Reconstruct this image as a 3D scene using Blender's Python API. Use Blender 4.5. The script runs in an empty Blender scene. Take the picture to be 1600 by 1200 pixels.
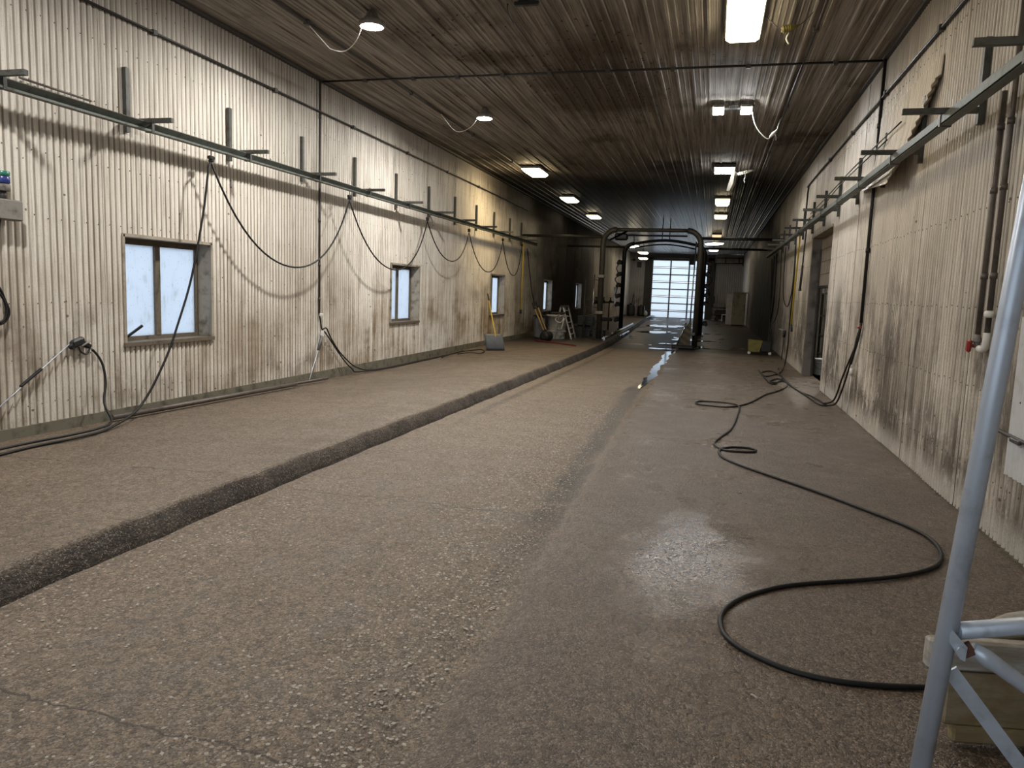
import bpy, math, random
from mathutils import Vector, Matrix
random.seed(7)
C = bpy.context.scene.collection
sc = bpy.context.scene
# ------------------------------------------------------------------ camera, light, exposure
CAMM = Matrix(((0.96597117, 0.25611551, 0.0361184), (0.066112, -0.10948383, -0.99178752), (-0.25005779, 0.96042602, -0.12269053)))
FPX, CH = 1180.0, 1.6
cam = bpy.data.objects.new('camera', bpy.data.cameras.new('camera'))
C.objects.link(cam); sc.camera = cam
cam.data.sensor_width = 36; cam.data.lens = FPX / 1600 * 36
cam.data.clip_start = 0.05; cam.data.clip_end = 400
cam.location = (0, 0, CH)
cam.rotation_euler = Matrix((CAMM[0], -CAMM[1], -CAMM[2])).transposed().to_euler()
w = bpy.data.worlds.new('overcast'); sc.world = w; w.use_nodes = True
w.node_tree.nodes['Background'].inputs[0].default_value = (0.80, 0.90, 1.0, 1)
w.node_tree.nodes['Background'].inputs[1].default_value = 0.52
sc.view_settings.view_transform = 'Standard'; sc.view_settings.look = 'None'
sc.view_settings.gamma = 1; sc.view_settings.use_curve_mapping = False
sc.view_settings.exposure = 1.7
sc.cycles.max_bounces = 8; sc.cycles.diffuse_bounces = 4; sc.cycles.glossy_bounces = 3
sc.cycles.transparent_max_bounces = 8; sc.cycles.sample_clamp_indirect = 6
sc.cycles.caustics_reflective = False; sc.cycles.caustics_refractive = False
sc.cycles.use_denoising = True
UFO_E, LED_E, BOX_E = 340.0, 115.0, 5.0      # radiance of the lamps' lenses

def ray(px, py): return CAMM.transposed() @ Vector((px - 800, py - 600, FPX))
def FL(px, py, z=0.0):
    d = ray(px, py); return d * ((z - CH) / d.z) + Vector((0, 0, CH))
def WX(px, py, X):
    d = ray(px, py); return d * (X / d.x) + Vector((0, 0, CH))
def WY(px, py, Y):
    d = ray(px, py); return d * (Y / d.y) + Vector((0, 0, CH))

# ------------------------------------------------------------------ materials
class G:
    def __init__(s, name):
        s.m = bpy.data.materials.new(name); s.m.use_nodes = True
        s.t = s.m.node_tree; s.b = s.t.nodes['Principled BSDF']
        g = s.n('ShaderNodeNewGeometry'); s.P = g.outputs['Position']
        q = s.n('ShaderNodeSeparateXYZ', [s.P]); s.x, s.y, s.z = q.outputs
    def n(s, typ, ins=(), **at):
        d = s.t.nodes.new(typ)
        for k, v in at.items(): setattr(d, k, v)
        it = ins.items() if isinstance(ins, dict) else enumerate(ins)
        for k, v in it:
            if v is None: continue
            if isinstance(v, bpy.types.NodeSocket): s.t.links.new(v, d.inputs[k])
            else: d.inputs[k].default_value = v
        return d
    def ma(s, op, a, b=None, c=None, clamp=False):
        return s.n('ShaderNodeMath', [a, b, c], operation=op, use_clamp=clamp).outputs[0]
    def mul(s, a, b): return s.ma('MULTIPLY', a, b)
    def add(s, a, b): return s.ma('ADD', a, b)
    def mr(s, v, a, b, c=0.0, d=1.0, smooth=True):
        return s.n('ShaderNodeMapRange', [v, a, b, c, d], interpolation_type='SMOOTHSTEP' if smooth else 'LINEAR').outputs[0]
    def vec(s, x, y, z): return s.n('ShaderNodeCombineXYZ', [x, y, z]).outputs[0]
    def sv(s, kx, ky, kz):
        return s.n('ShaderNodeVectorMath', [s.P, (kx, ky, kz)], operation='MULTIPLY').outputs[0]
    def noise(s, v, sc_=1.0, det=5.0, rough=0.6):
        return s.n('ShaderNodeTexNoise', {'Vector': v, 'Scale': sc_, 'Detail': det, 'Roughness': rough}).outputs['Fac']
    def vor(s, v, sc_, feat='F1'):
        return s.n('ShaderNodeTexVoronoi', {'Vector': v, 'Scale': sc_}, feature=feat)
    def mix(s, f, a, b, blend='MIX'):
        d = s.n('ShaderNodeMix', data_type='RGBA', blend_type=blend, clamp_factor=True)
        for k, v in ((0, f), (6, a), (7, b)):
            if isinstance(v, bpy.types.NodeSocket): s.t.links.new(v, d.inputs[k])
            else: d.inputs[k].default_value = (v if k == 0 else (*v, 1))
        return d.outputs[2]
    def bump(s, h, st=0.3, dist=0.01):
        s.set(Normal=s.n('ShaderNodeBump', {'Strength': st, 'Distance': dist, 'Height': h}).outputs[0])
    def set(s, **k):
        for a, v in k.items():
            a = {'Color': 'Base Color', 'Em': 'Emission Color', 'EmS': 'Emission Strength', 'Spec': 'Specular IOR Level'}.get(a, a)
            if isinstance(v, bpy.types.NodeSocket): s.t.links.new(v, s.b.inputs[a])
            else: s.b.inputs[a].default_value = (*v, 1) if isinstance(v, tuple) and len(v) == 3 else v
        return s

def simple(name, col, rough=0.5, metal=0.0, var=0.25, scale=14.0, dirt=(0.05, 0.04, 0.03), spec=0.5):
    g = G(name)
    n = g.noise(g.sv(1, 1, 1), scale, 5)
    c = g.mix(g.mr(n, 0.45, 0.75, 0, var * 2), col, dirt)
    g.set(Color=c, Roughness=rough, Metallic=metal, Spec=spec)
    g.bump(n, 0.15, 0.004)
    return g.m

def emit(name, col, st, base=(0.8, 0.78, 0.7)):
    g = G(name)
    n = g.noise(g.sv(1, 1, 1), 9, 4)
    c = g.mix(g.mr(n, 0.5, 0.8, 0, 0.35), col, tuple(a * b for a, b in zip(col, (0.8, 0.65, 0.4))))
    g.set(Color=base, Roughness=0.4, Em=c, EmS=st)
    return g.m

def wall_mat(name, ax, clean, side):
    g = G(name); u = g.y if ax == 'y' else g.x
    sv = g.vec(g.mul(u, 7.0), 0.0, g.mul(g.z, 0.35))
    streak = g.noise(sv, 1.0, 6, 0.65)
    fine = g.noise(g.vec(g.mul(u, 42.0), 3.0, g.mul(g.z, 1.1)), 1.0, 4, 0.7)
    salt = g.noise(g.vec(g.mul(u, 30.0), 9.0, g.mul(g.z, 5.0)), 1.0, 5, 0.75)
    blot = g.noise(g.vec(g.mul(u, 0.45), 5.0, g.mul(g.z, 0.8)), 1.0, 6, 0.6)
    blot2 = g.noise(g.vec(g.mul(u, 1.5), 11.0, g.mul(g.z, 1.6)), 1.0, 5, 0.6)
    low = g.mr(g.z, 2.7, 0.4)
    c = clean
    # brown wash grime, denser low on the sheet
    grime = g.mul(g.mr(g.add(g.mul(streak, 0.45), g.mul(blot, 0.55)), 0.40 if side == 'l' else 0.34, 0.66 if side == 'l' else 0.58), g.add(g.mul(low, 0.66 if side == 'l' else 0.62), 0.16 if side == 'l' else 0.18))
    if side == 'l': grime = g.mul(grime, g.mr(g.y, 7.0, 14.0, 0.8, 1.55))
    c = g.mix(grime, c, (0.265, 0.182, 0.098) if side == 'l' else (0.20, 0.165, 0.13))
    c = g.mix(g.mul(g.mr(g.add(g.mul(blot2, 0.6), g.mul(streak, 0.4)), 0.50 if side == 'l' else 0.47, 0.66 if side == 'l' else 0.62), g.mul(low, 0.75 if side == 'l' else 0.9)), c, (0.125, 0.085, 0.052) if side == 'l' else (0.080, 0.066, 0.055))
    c = g.mix(g.mul(g.mr(fine, 0.46, 0.70), 0.55), c, (0.20, 0.16, 0.12))
    # corrugation shading painted into the valleys, along with the dirt they hold
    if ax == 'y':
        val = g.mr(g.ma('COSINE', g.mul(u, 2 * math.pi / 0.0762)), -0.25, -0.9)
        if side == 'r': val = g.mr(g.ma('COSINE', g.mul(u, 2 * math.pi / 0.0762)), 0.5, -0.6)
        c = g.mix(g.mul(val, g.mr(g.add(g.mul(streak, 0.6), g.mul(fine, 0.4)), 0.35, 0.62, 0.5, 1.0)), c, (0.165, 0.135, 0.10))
    if side == 'r':
        big = g.noise(g.vec(g.mul(u, 0.8), 21.0, g.mul(g.z, 0.55)), 1.0, 6, 0.65)
        c = g.mix(g.mul(g.mul(g.mr(g.add(g.mul(big, 0.7), g.mul(fine, 0.3)), 0.47, 0.60), g.mr(g.z, 2.5, 0.9)), 0.85), c, (0.085, 0.072, 0.060))
    # dried splashes and salt
    saltm = g.mul(g.mr(salt, 0.54, 0.64), g.mul(g.mr(blot, 0.66, 0.45), g.mr(g.z, 2.0, 0.5)))
    c = g.mix(g.mul(saltm, 0.6 if side == 'l' else 0.85), c, (0.66, 0.62, 0.56))
    if side == 'r': c = g.mix(g.mul(g.mr(g.add(g.z, g.mul(salt, 0.25)), 0.42, 0.20), 0.6), c, (0.60, 0.56, 0.50))
    # condensation dirt under the ceiling
    c = g.mix(g.mul(g.mr(g.add(g.z, g.mul(streak, 0.9)), 4.25, 5.15), 0.62), c, (0.10, 0.075, 0.055))
    grit = g.noise(g.vec(g.mul(u, 120.0), 7.0, g.mul(g.z, 55.0)), 1.0, 4, 0.7)
    c = g.mix(g.mul(g.mr(grit, 0.50, 0.72), g.mr(low, 0, 1, 0.30, 0.60)), c, (0.17, 0.14, 0.11))
    c = g.mix(g.mul(g.mr(grit, 0.40, 0.28), g.mr(low, 0, 1, 0.25, 0.6)), c, (0.80, 0.76, 0.70))
    # specks
    vo = g.vor(g.vec(g.mul(u, 1.0), 2.0, g.mul(g.z, 0.8)), 7.0)
    sp = g.mul(g.ma('LESS_THAN', vo.outputs['Distance'], 0.075), g.ma('GREATER_THAN', blot2, 0.47))
    c = g.mix(g.mul(sp, 0.75), c, (0.06, 0.045, 0.035))
    # soot around the wash portal
    if ax == 'y':
        so = g.add(g.y, g.mul(g.add(blot, -0.5), 7.0))
        if side == 'l':
            k = g.mul(g.mr(so, 25.5, 30.0), g.mr(so, 41.0, 33.5))
            k = g.ma('MAXIMUM', k, g.mul(g.mr(so, 20.0, 29.0), g.mul(g.mr(so, 48.0, 35.0), 0.84)))
            k = g.ma('MAXIMUM', k, g.mul(g.mr(so, 18.0, 25.0), g.mul(g.mr(so, 40, 32), g.mr(g.z, 3.4, 4.3))))
        else:
            k = g.mul(g.mr(so, 24.0, 28.0), g.mr(so, 50.0, 40.0))
            k = g.ma('MAXIMUM', k, g.mul(g.mr(so, 17.0, 27.0), g.mul(g.mr(so, 52.0, 40.0), 0.66)))
        c = g.mix(g.mul(k, 0.96), c, (0.016, 0.014, 0.013))
    g.set(Color=c, Roughness=g.mr(fine, 0.3, 0.7, 0.35, 0.6), Spec=0.35)
    g.bump(salt, 0.15, 0.003)
    return g.m

def concrete(name, kind):
    g = G(name)
    p2 = g.sv(1, 1, 0.0) if kind != 'curb' else g.sv(1, 1, 1)
    big = g.noise(p2, 0.55, 6, 0.6); med = g.noise(p2, 2.6, 6, 0.65); fin = g.noise(p2, 60, 5, 0.75)
    v1 = g.vor(p2, 42.0); v2 = g.vor(p2, 140.0); v3 = g.vor(p2, 30.0)
    r1 = g.n('ShaderNodeSeparateColor', [v1.outputs['Color']]).outputs
    r2 = g.n('ShaderNodeSeparateColor', [v2.outputs['Color']]).outputs
    r3 = g.n('ShaderNodeSeparateColor', [v3.outputs['Color']]).outputs
    grit = g.add(g.mr(r2[0], 0.0, 1.0, 0.50, 1.5, False), g.mul(g.add(g.noise(p2, 230, 2, 0.5), -0.5), 0.9))
    xg = g.add(g.mr(g.y, 2.0, 12.0, -0.90, -1.12, False), g.mul(g.add(med, -0.5), 0.22))
    dx = g.ma('SUBTRACT', g.x, xg)
    grit = g.mul(grit, g.add(g.mr(r1[1], 0.0, 1.0, 0.62, 1.38, False), 0.0))
    if kind == 'lane':
        right = g.mr(dx, -0.03, 0.10)
        base = g.mix(right, (0.146, 0.108, 0.074), (0.093, 0.066, 0.046))
        base = g.mix(g.mul(g.mr(big, 0.42, 0.66), 0.75), base, (0.130, 0.094, 0.064))
        base = g.mix(g.mul(g.mr(med, 0.50, 0.72), 0.5), base, (0.092, 0.074, 0.060))
    elif kind == 'walk':
        base = g.mix(g.mr(big, 0.40, 0.68), (0.135, 0.100, 0.070), (0.100, 0.073, 0.048))
        base = g.mix(g.mul(g.mr(med, 0.50, 0.74), 0.45), base, (0.145, 0.118, 0.092))
        right = None
    else:
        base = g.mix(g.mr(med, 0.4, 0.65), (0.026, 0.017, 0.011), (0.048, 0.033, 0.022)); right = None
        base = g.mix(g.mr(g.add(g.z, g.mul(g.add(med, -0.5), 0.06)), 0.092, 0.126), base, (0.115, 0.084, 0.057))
    col = g.mix(1.0, base, g.vec(grit, grit, grit), 'MULTIPLY')
    # exposed aggregate: tan, white and dark stones
    st1 = g.mul(g.ma('LESS_THAN', v1.outputs['Distance'], 0.36), g.ma('GREATER_THAN', r1[0], 0.80))
    if kind == 'lane':
        wear = g.mul(g.mr(dx, 0.06, -0.10), g.ma('MAXIMUM', g.mr(g.add(dx, g.mul(g.add(med, -0.5), 1.0)), -1.25, -0.25, 0.06, 1.0), g.mul(g.mr(g.add(dx, g.mul(med, 0.6)), -1.2, -1.6), g.mr(g.y, 7.5, 4.5, 0.1, 0.75))))
        wear = g.mul(wear, g.mr(g.y, 17.0, 6.0, 0.25, 1.0))
        col = g.mix(g.mul(st1, g.add(g.mul(wear, 0.6), 0.10)), col, (0.36, 0.30, 0.23))
        st3 = g.mul(g.ma('LESS_THAN', v3.outputs['Distance'], 0.24), g.ma('GREATER_THAN', r3[0], 0.72))
        col = g.mix(g.mul(st3, g.mul(wear, 0.9)), col, (0.55, 0.49, 0.42))
        groove = g.ma('SUBTRACT', g.x, g.mr(g.y, 7.0, 20.0, -2.92, -2.72, False))
        groove = g.mul(g.mr(g.ma('ABSOLUTE', g.add(groove, g.mul(g.add(med, -0.5), 0.12))), 0.10, 0.02), g.mr(g.y, 7.0, 11.0))
        col = g.mix(g.mul(groove, 0.6), col, (0.030, 0.022, 0.016))
        # grit lying in the gutter
        gut = g.mul(g.mr(g.add(dx, g.mul(g.add(med, -0.5), 0.5)), -0.27, -0.13), g.mr(dx, 0.05, 0.0))
        gut = g.mul(gut, g.mul(g.mul(g.mr(g.y, 3.6, 5.6), g.mr(g.y, 15.0, 13.0)), g.mr(g.add(g.mul(med, 0.5), g.mul(fin, 0.7)), 0.50, 0.62)))
        col = g.mix(g.mul(gut, 0.9), col, (0.024, 0.020, 0.016))
    else:
        col = g.mix(g.mul(st1, 0.22), col, (0.30, 0.25, 0.19))
    tiny = g.mul(g.ma('GREATER_THAN', r2[1], 0.90), 0.5)
    col = g.mix(tiny, col, (0.36, 0.31, 0.26))
    # slab joints and cracks, wandering across
    wob = g.mul(g.add(g.noise(p2, 3.0, 6, 0.7), -0.5), 0.20)
    gap = g.ma('GREATER_THAN', g.noise(p2, 1.7, 4), 0.42)
    cr = None
    joints = {'lane': ((2.07, -.04), (5.18, 0.0), (8.9, -.95), (15.2, 0.1)), 'walk': ((5.0, 0.02), (9.98, 0.03), (14.8, 0.02), (19.9, 0)), 'curb': ()}[kind]
    for y0, sl in joints:
        d = g.ma('ABSOLUTE', g.add(g.ma('SUBTRACT', g.y, y0), g.add(g.mul(g.x, -sl), wob)))
        k = g.mr(d, 0.010, 0.003); cr = k if cr is None else g.ma('MAXIMUM', cr, k)
    if cr is not None: col = g.mix(g.mul(g.mul(cr, gap), 0.8), col, (0.022, 0.017, 0.014))
    # washed, wet concrete under the portal
    wet = g.mr(g.add(g.y, g.mul(g.add(med, -0.5), 2.2)), 21.6, 23.4)
    far = g.mr(g.y, 34.0, 48.0)
    if kind == 'lane': col = g.mix(g.mul(wet, g.mr(far, 0, 1, 0.90, 0.35)), col, (0.014, 0.013, 0.013))
    elif kind == 'walk': col = g.mix(g.mul(g.mr(g.y, 19.0, 25.0), g.mr(far, 0, 1, 0.82, 0.2)), col, (0.03, 0.027, 0.026))
    else: col = g.mix(g.mr(g.y, 14, 22), col, (0.02, 0.014, 0.01))
    ro = g.mr(g.add(med, g.mul(fin, 0.5)), 0.5, 1.1, 0.62 if kind != 'curb' else 0.75, 0.40)
    if kind == 'lane':
        ro = g.add(ro, g.mul(right, g.mr(big, 0.40, 0.62, -0.14, -0.26)))
        film = g.n('ShaderNodeVectorMath', [g.vec(g.mul(g.add(g.x, 0.05), 1.3), g.mul(g.add(g.y, -4.6), 0.55), 0.0)], operation='LENGTH').outputs['Value']
        film = g.mr(g.add(film, g.mul(g.add(med, -0.5), 1.2)), 0.95, 0.15)
        ro = g.add(ro, g.mul(film, -0.20))
        pud = g.mr(g.noise(g.sv(1.2, 0.45, 0), 1.0, 3, 0.5), 0.60, 0.66)
        rw = g.mr(pud, 0, 1, 0.42, 0.12)
        ro = g.n('ShaderNodeMix', {0: wet, 2: ro, 3: rw}).outputs[0]
    elif kind == 'walk':
        ro = g.n('ShaderNodeMix', {0: g.mr(g.y, 21, 26), 2: ro, 3: 0.33}).outputs[0]
    g.set(Color=col, Roughness=ro, Spec=g.mr(wet, 0, 1, 0.5, 0.10))
    h = g.add(g.mul(v1.outputs['Distance'], -0.7), g.add(g.mul(v2.outputs['Distance'], -0.5), g.mul(fin, 0.8)))
    dry = g.mr(g.y, 21.5, 23.5, 1.0, 0.05)
    if kind == 'lane': dry = g.mul(dry, g.mr(film, 0, 1, 1.0, 0.35))
    bn = g.n('ShaderNodeBump', {'Strength': g.mul(dry, 0.65), 'Distance': 0.010, 'Height': h})
    g.set(Normal=bn.outputs[0])
    return g.m

def ceiling_mat():
    g = G('ceiling_liner')
    st = g.noise(g.vec(g.mul(g.x, 9.0), g.mul(g.y, 0.25), 0.0), 1.0, 6, 0.65)
    fine = g.noise(g.vec(g.mul(g.x, 55.0), g.mul(g.y, 0.8), 0.0), 1.0, 4, 0.7)
    bl = g.noise(g.sv(0.5, 0.35, 0), 1.0, 6, 0.6)
    c = g.mix(g.mr(st, 0.35, 0.7), (0.40, 0.365, 0.325), (0.16, 0.145, 0.127))
    c = g.mix(g.mul(g.mr(fine, 0.46, 0.70), 0.75), c, (0.045, 0.040, 0.034))
    c = g.mix(g.mul(g.mr(bl, 0.52, 0.66), 0.8), c, (0.075, 0.058, 0.042))
    st_ = g.n('ShaderNodeVectorMath', [g.vec(g.mul(g.add(g.x, 1.9), 0.75), g.mul(g.add(g.y, -11.8), 0.30), 0.0)], operation='LENGTH').outputs['Value']
    stain = g.mr(g.add(st_, g.mul(g.add(bl, -0.5), 2.2)), 1.0, 0.35)
    c = g.mix(g.mul(stain, 0.7), c, (0.05, 0.034, 0.02))
    c = g.mix(g.mul(g.mr(g.noise(g.sv(0.7, 0.5, 0), 1.0, 3), 0.62, 0.72), 0.35), c, (0.11, 0.12, 0.05))
    vo = g.vor(g.sv(1.6, 1.0, 0), 6.0)
    sp = g.mul(g.ma('LESS_THAN', vo.outputs['Distance'], 0.17), g.ma('GREATER_THAN', g.add(bl, g.mul(stain, 0.3)), 0.56))
    c = g.mix(g.mul(sp, 0.8), c, (0.012, 0.010, 0.009))
    so = g.add(g.y, g.mul(g.add(bl, -0.5), 8.0))
    k = g.mul(g.mr(so, 15.0, 24.0), g.mr(so, 44.0, 30.0))
    c = g.mix(g.mul(k, 0.97), c, (0.010, 0.009, 0.009))
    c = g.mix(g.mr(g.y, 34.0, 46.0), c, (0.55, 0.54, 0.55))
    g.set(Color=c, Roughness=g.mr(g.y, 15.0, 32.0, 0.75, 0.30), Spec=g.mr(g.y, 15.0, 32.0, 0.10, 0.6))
    g.bump(fine, 0.15, 0.003)
    return g.m

def pane_mat(name, tint, dirt):
    g = G(name)
    n = g.noise(g.sv(1, 1, 1), 5, 6, 0.7); n2 = g.noise(g.sv(1, 26, 2.0), 2.0, 4, 0.6)
    c = g.mix(g.mul(g.mr(g.add(g.mul(n, 0.6), g.mul(n2, 0.4)), 0.50, 0.72), dirt), tint, (0.42, 0.42, 0.36))
    vo = g.vor(g.sv(1, 1, 1), 22.0)
    c = g.mix(g.mul(g.ma('LESS_THAN', vo.outputs['Distance'], 0.12), dirt), c, (0.25, 0.24, 0.2))
    tr = g.n('ShaderNodeBsdfTranslucent', {'Color': c}).outputs[0]
    tp = g.n('ShaderNodeBsdfTransparent', {'Color': c}).outputs[0]
    gl = g.n('ShaderNodeBsdfGlossy', {'Roughness': 0.15}).outputs[0]
    a = g.n('ShaderNodeMixShader', [0.15, tr, tp]).outputs[0]
    b = g.n('ShaderNodeMixShader', [0.04, a, gl]).outputs[0]
    g.t.links.new(b, g.t.nodes['Material Output'].inputs['Surface'])
    return g.m

def water_mat():
    g = G('water')
    n = g.noise(g.sv(1, 1, 1), 14, 3)
    g.set(Color=(0.03, 0.03, 0.032), Roughness=0.03, Spec=0.6)
    g.bump(n, 0.12, 0.01)
    return g.m

def wood_mat(name, a, b, ax='x', moss=0.0):
    g = G(name)
    s = {'x': (2, 26, 26), 'y': (26, 2, 26), 'z': (26, 26, 2)}[ax]
    n = g.noise(g.sv(*s), 1.0, 6, 0.65); bl = g.noise(g.sv(1, 1, 1), 5.0, 5)
    c = g.mix(g.mr(n, 0.35, 0.68), a, b)
    if moss:
        c = g.mix(g.mul(g.mr(bl, 0.46, 0.6), moss), c, (0.19, 0.135, 0.05))
        c = g.mix(g.mul(g.mr(g.noise(g.sv(1, 1, 1), 11.0, 5), 0.6, 0.72), moss), c, (0.42, 0.33, 0.07))
    g.set(Color=c, Roughness=0.75, Spec=0.3); g.bump(n, 0.4, 0.006)
    return g.m

def hazard_mat():
    g = G('hazard_stripes')
    s = g.ma('FRACT', g.mul(g.add(g.z, g.mul(g.x, 0.6)), 5.0))
    n = g.noise(g.sv(1, 1, 1), 8, 4)
    c = g.mix(g.ma('GREATER_THAN', s, 0.5), (0.02, 0.02, 0.02), (0.085, 0.064, 0.010))
    c = g.mix(g.mul(g.mr(n, 0.45, 0.65), 0.8), c, (0.03, 0.025, 0.02))
    g.set(Color=c, Roughness=0.5)
    return g.m

M = {}
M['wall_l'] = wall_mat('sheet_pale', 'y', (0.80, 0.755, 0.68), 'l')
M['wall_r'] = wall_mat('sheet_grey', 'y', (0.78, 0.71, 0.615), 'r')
M['wall_f'] = wall_mat('sheet_far', 'x', (0.62, 0.60, 0.60), 'f')
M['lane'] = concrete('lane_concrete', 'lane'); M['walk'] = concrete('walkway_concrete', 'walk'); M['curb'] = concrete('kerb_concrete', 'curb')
M['ceil'] = ceiling_mat()
M['pane'] = pane_mat('window_film', (0.85, 0.885, 0.94), 0.5)
M['door_pane'] = pane_mat('door_pane', (0.93, 0.965, 1.0), 0.08)
M['water'] = water_mat()
M['frame'] = simple('window_frame', (0.13, 0.105, 0.075), 0.6, 0, 0.3, 20)
M['reveal'] = simple('window_lining', (0.34, 0.30, 0.24), 0.7, 0, 0.45, 7, (0.10, 0.08, 0.055))
M['base'] = simple('footing', (0.155, 0.14, 0.105), 0.85, 0, 0.45, 6, (0.03, 0.035, 0.015))
M['steel'] = simple('rail_steel', (0.115, 0.132, 0.118), 0.55, 0.35, 0.4, 12, (0.07, 0.055, 0.04))
M['dark_steel'] = simple('dark_steel', (0.066, 0.064, 0.062), 0.5, 0.3, 0.3, 15, (0.03, 0.022, 0.018))
M['bracket'] = simple('bracket_steel', (0.085, 0.088, 0.080), 0.55, 0.3, 0.4, 12, (0.04, 0.032, 0.025))
M['galv'] = simple('galvanised', (0.52, 0.57, 0.65), 0.40, 0.35, 0.3, 9, (0.24, 0.25, 0.27))
M['rust'] = simple('rust', (0.13, 0.06, 0.04), 0.8, 0.1, 0.3, 20)
M['pipe'] = simple('pipe_iron', (0.125, 0.105, 0.092), 0.5, 0.35, 0.35, 10, (0.05, 0.04, 0.03))
M['conduit'] = simple('conduit_dirty', (0.05, 0.045, 0.04), 0.55, 0.2, 0.3, 8)
M['hose'] = simple('hose_rubber', (0.009, 0.009, 0.010), 0.5, 0, 0.12, 20, (0.03, 0.028, 0.025), 0.3)
M['black'] = simple('black_plastic', (0.012, 0.012, 0.012), 0.45, 0, 0.1, 20, (0.03, 0.03, 0.03))
M['white'] = simple('white_plastic', (0.72, 0.70, 0.66), 0.4, 0, 0.15, 12, (0.4, 0.36, 0.28))
M['bucket'] = simple('bucket_white', (0.70, 0.71, 0.70), 0.4, 0, 0.12, 10, (0.4, 0.38, 0.33))
M['cord'] = simple('cord_white', (0.62, 0.60, 0.55), 0.5, 0, 0.15, 12, (0.3, 0.27, 0.2))
M['yellow'] = simple('yellow_fibreglass', (0.62, 0.44, 0.05), 0.5, 0, 0.25, 10, (0.25, 0.17, 0.04))
M['yellow_old'] = simple('yellow_dirty', (0.17, 0.14, 0.025), 0.5, 0, 0.4, 8, (0.07, 0.06, 0.03))
M['wood_handle'] = wood_mat('wood_handle', (0.50, 0.34, 0.12), (0.36, 0.22, 0.08), 'z')
M['grey_plastic'] = simple('grey_plastic', (0.11, 0.12, 0.13), 0.5, 0, 0.25, 10)
M['tub'] = simple('tub_plastic', (0.55, 0.54, 0.50), 0.6, 0, 0.3, 8)
M['alu'] = simple('aluminium', (0.62, 0.60, 0.57), 0.45, 0.15, 0.3, 14, (0.16, 0.13, 0.10))
M['red'] = simple('red_paint', (0.30, 0.02, 0.015), 0.45, 0, 0.3, 12)
M['red_dark'] = simple('red_board_paint', (0.13, 0.014, 0.011), 0.6, 0, 0.5, 12)
M['green'] = simple('signal_green', (0.03, 0.22, 0.15), 0.25, 0, 0.1, 10)
M['blue'] = simple('signal_blue', (0.03, 0.05, 0.22), 0.25, 0, 0.1, 10)
M['grey_box'] = simple('box_grey', (0.22, 0.205, 0.185), 0.6, 0, 0.4, 10)
M['sheet_white'] = simple('sheet_white', (0.62, 0.62, 0.62), 0.5, 0, 0.2, 6, (0.4, 0.38, 0.34))
M['stone'] = simple('pebble', (0.42, 0.37, 0.31), 0.55, 0, 0.5, 30, (0.20, 0.15, 0.11))
M['soot_steel'] = simple('portal_steel', (0.060, 0.055, 0.043), 0.5, 0.3, 0.4, 7, (0.025, 0.022, 0.018))
M['portal_dark'] = simple('portal_dark', (0.010, 0.010, 0.012), 0.4, 0.3, 0.2, 7)
M['rail_bright'] = simple('rail_polished', (0.42, 0.44, 0.47), 0.22, 0.9, 0.15, 9)
M['cab_lit_side'] = simple('cabinet_lit_side', (0.60, 0.60, 0.60), 0.5, 0, 0.2, 5)
M['cab_beige'] = simple('cabinet_beige', (0.32, 0.29, 0.22), 0.55, 0, 0.3, 3)
M['door_plank'] = simple('door_board', (0.26, 0.215, 0.175), 0.65, 0, 0.4, 4, (0.12, 0.10, 0.085))
M['jamb'] = simple('jamb_concrete', (0.16, 0.14, 0.12), 0.7, 0, 0.5, 2.5, (0.03, 0.028, 0.027))
M['inside'] = simple('store_wall', (0.20, 0.18, 0.15), 0.8, 0, 0.3, 2)
M['beam_wood'] = wood_mat('beam_grey', (0.44, 0.42, 0.39), (0.28, 0.25, 0.21), 'x', 0.3)
M['beam_moss'] = wood_mat('beam_mossy', (0.30, 0.235, 0.15), (0.19, 0.15, 0.095), 'x', 0.55)
M['ufo_lens'] = emit('led_disc', (1.0, 0.97, 0.92), UFO_E)
M['led_lens'] = emit('led_flood', (0.97, 0.99, 1.0), LED_E)
M['grid_lens'] = emit('led_grid', (1.0, 0.98, 0.92), 32.0)
M['box_lens'] = emit('box_diffuser', (1.0, 0.84, 0.56), BOX_E)
M['box_amber'] = emit('box_diffuser_amber', (1.0, 0.78, 0.44), 18.0)
M['box_soft'] = emit('box_diffuser_soft', (1.0, 0.84, 0.55), 1.6)
M['box_far'] = emit('box_diffuser_far', (1.0, 0.86, 0.62), 4.0)
M['box_dim'] = emit('box_diffuser_dim', (1.0, 0.68, 0.38), 0.35)
M['tube'] = emit('tube_glow', (1.0, 0.95, 0.85), 130.0)
M['hazard'] = hazard_mat()
M['ground'] = simple('yard_bounce', (0.52, 0.52, 0.50), 0.9, 0, 0.2, 2)  # unseen yard made pale so it bounces daylight onto the door panes

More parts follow.
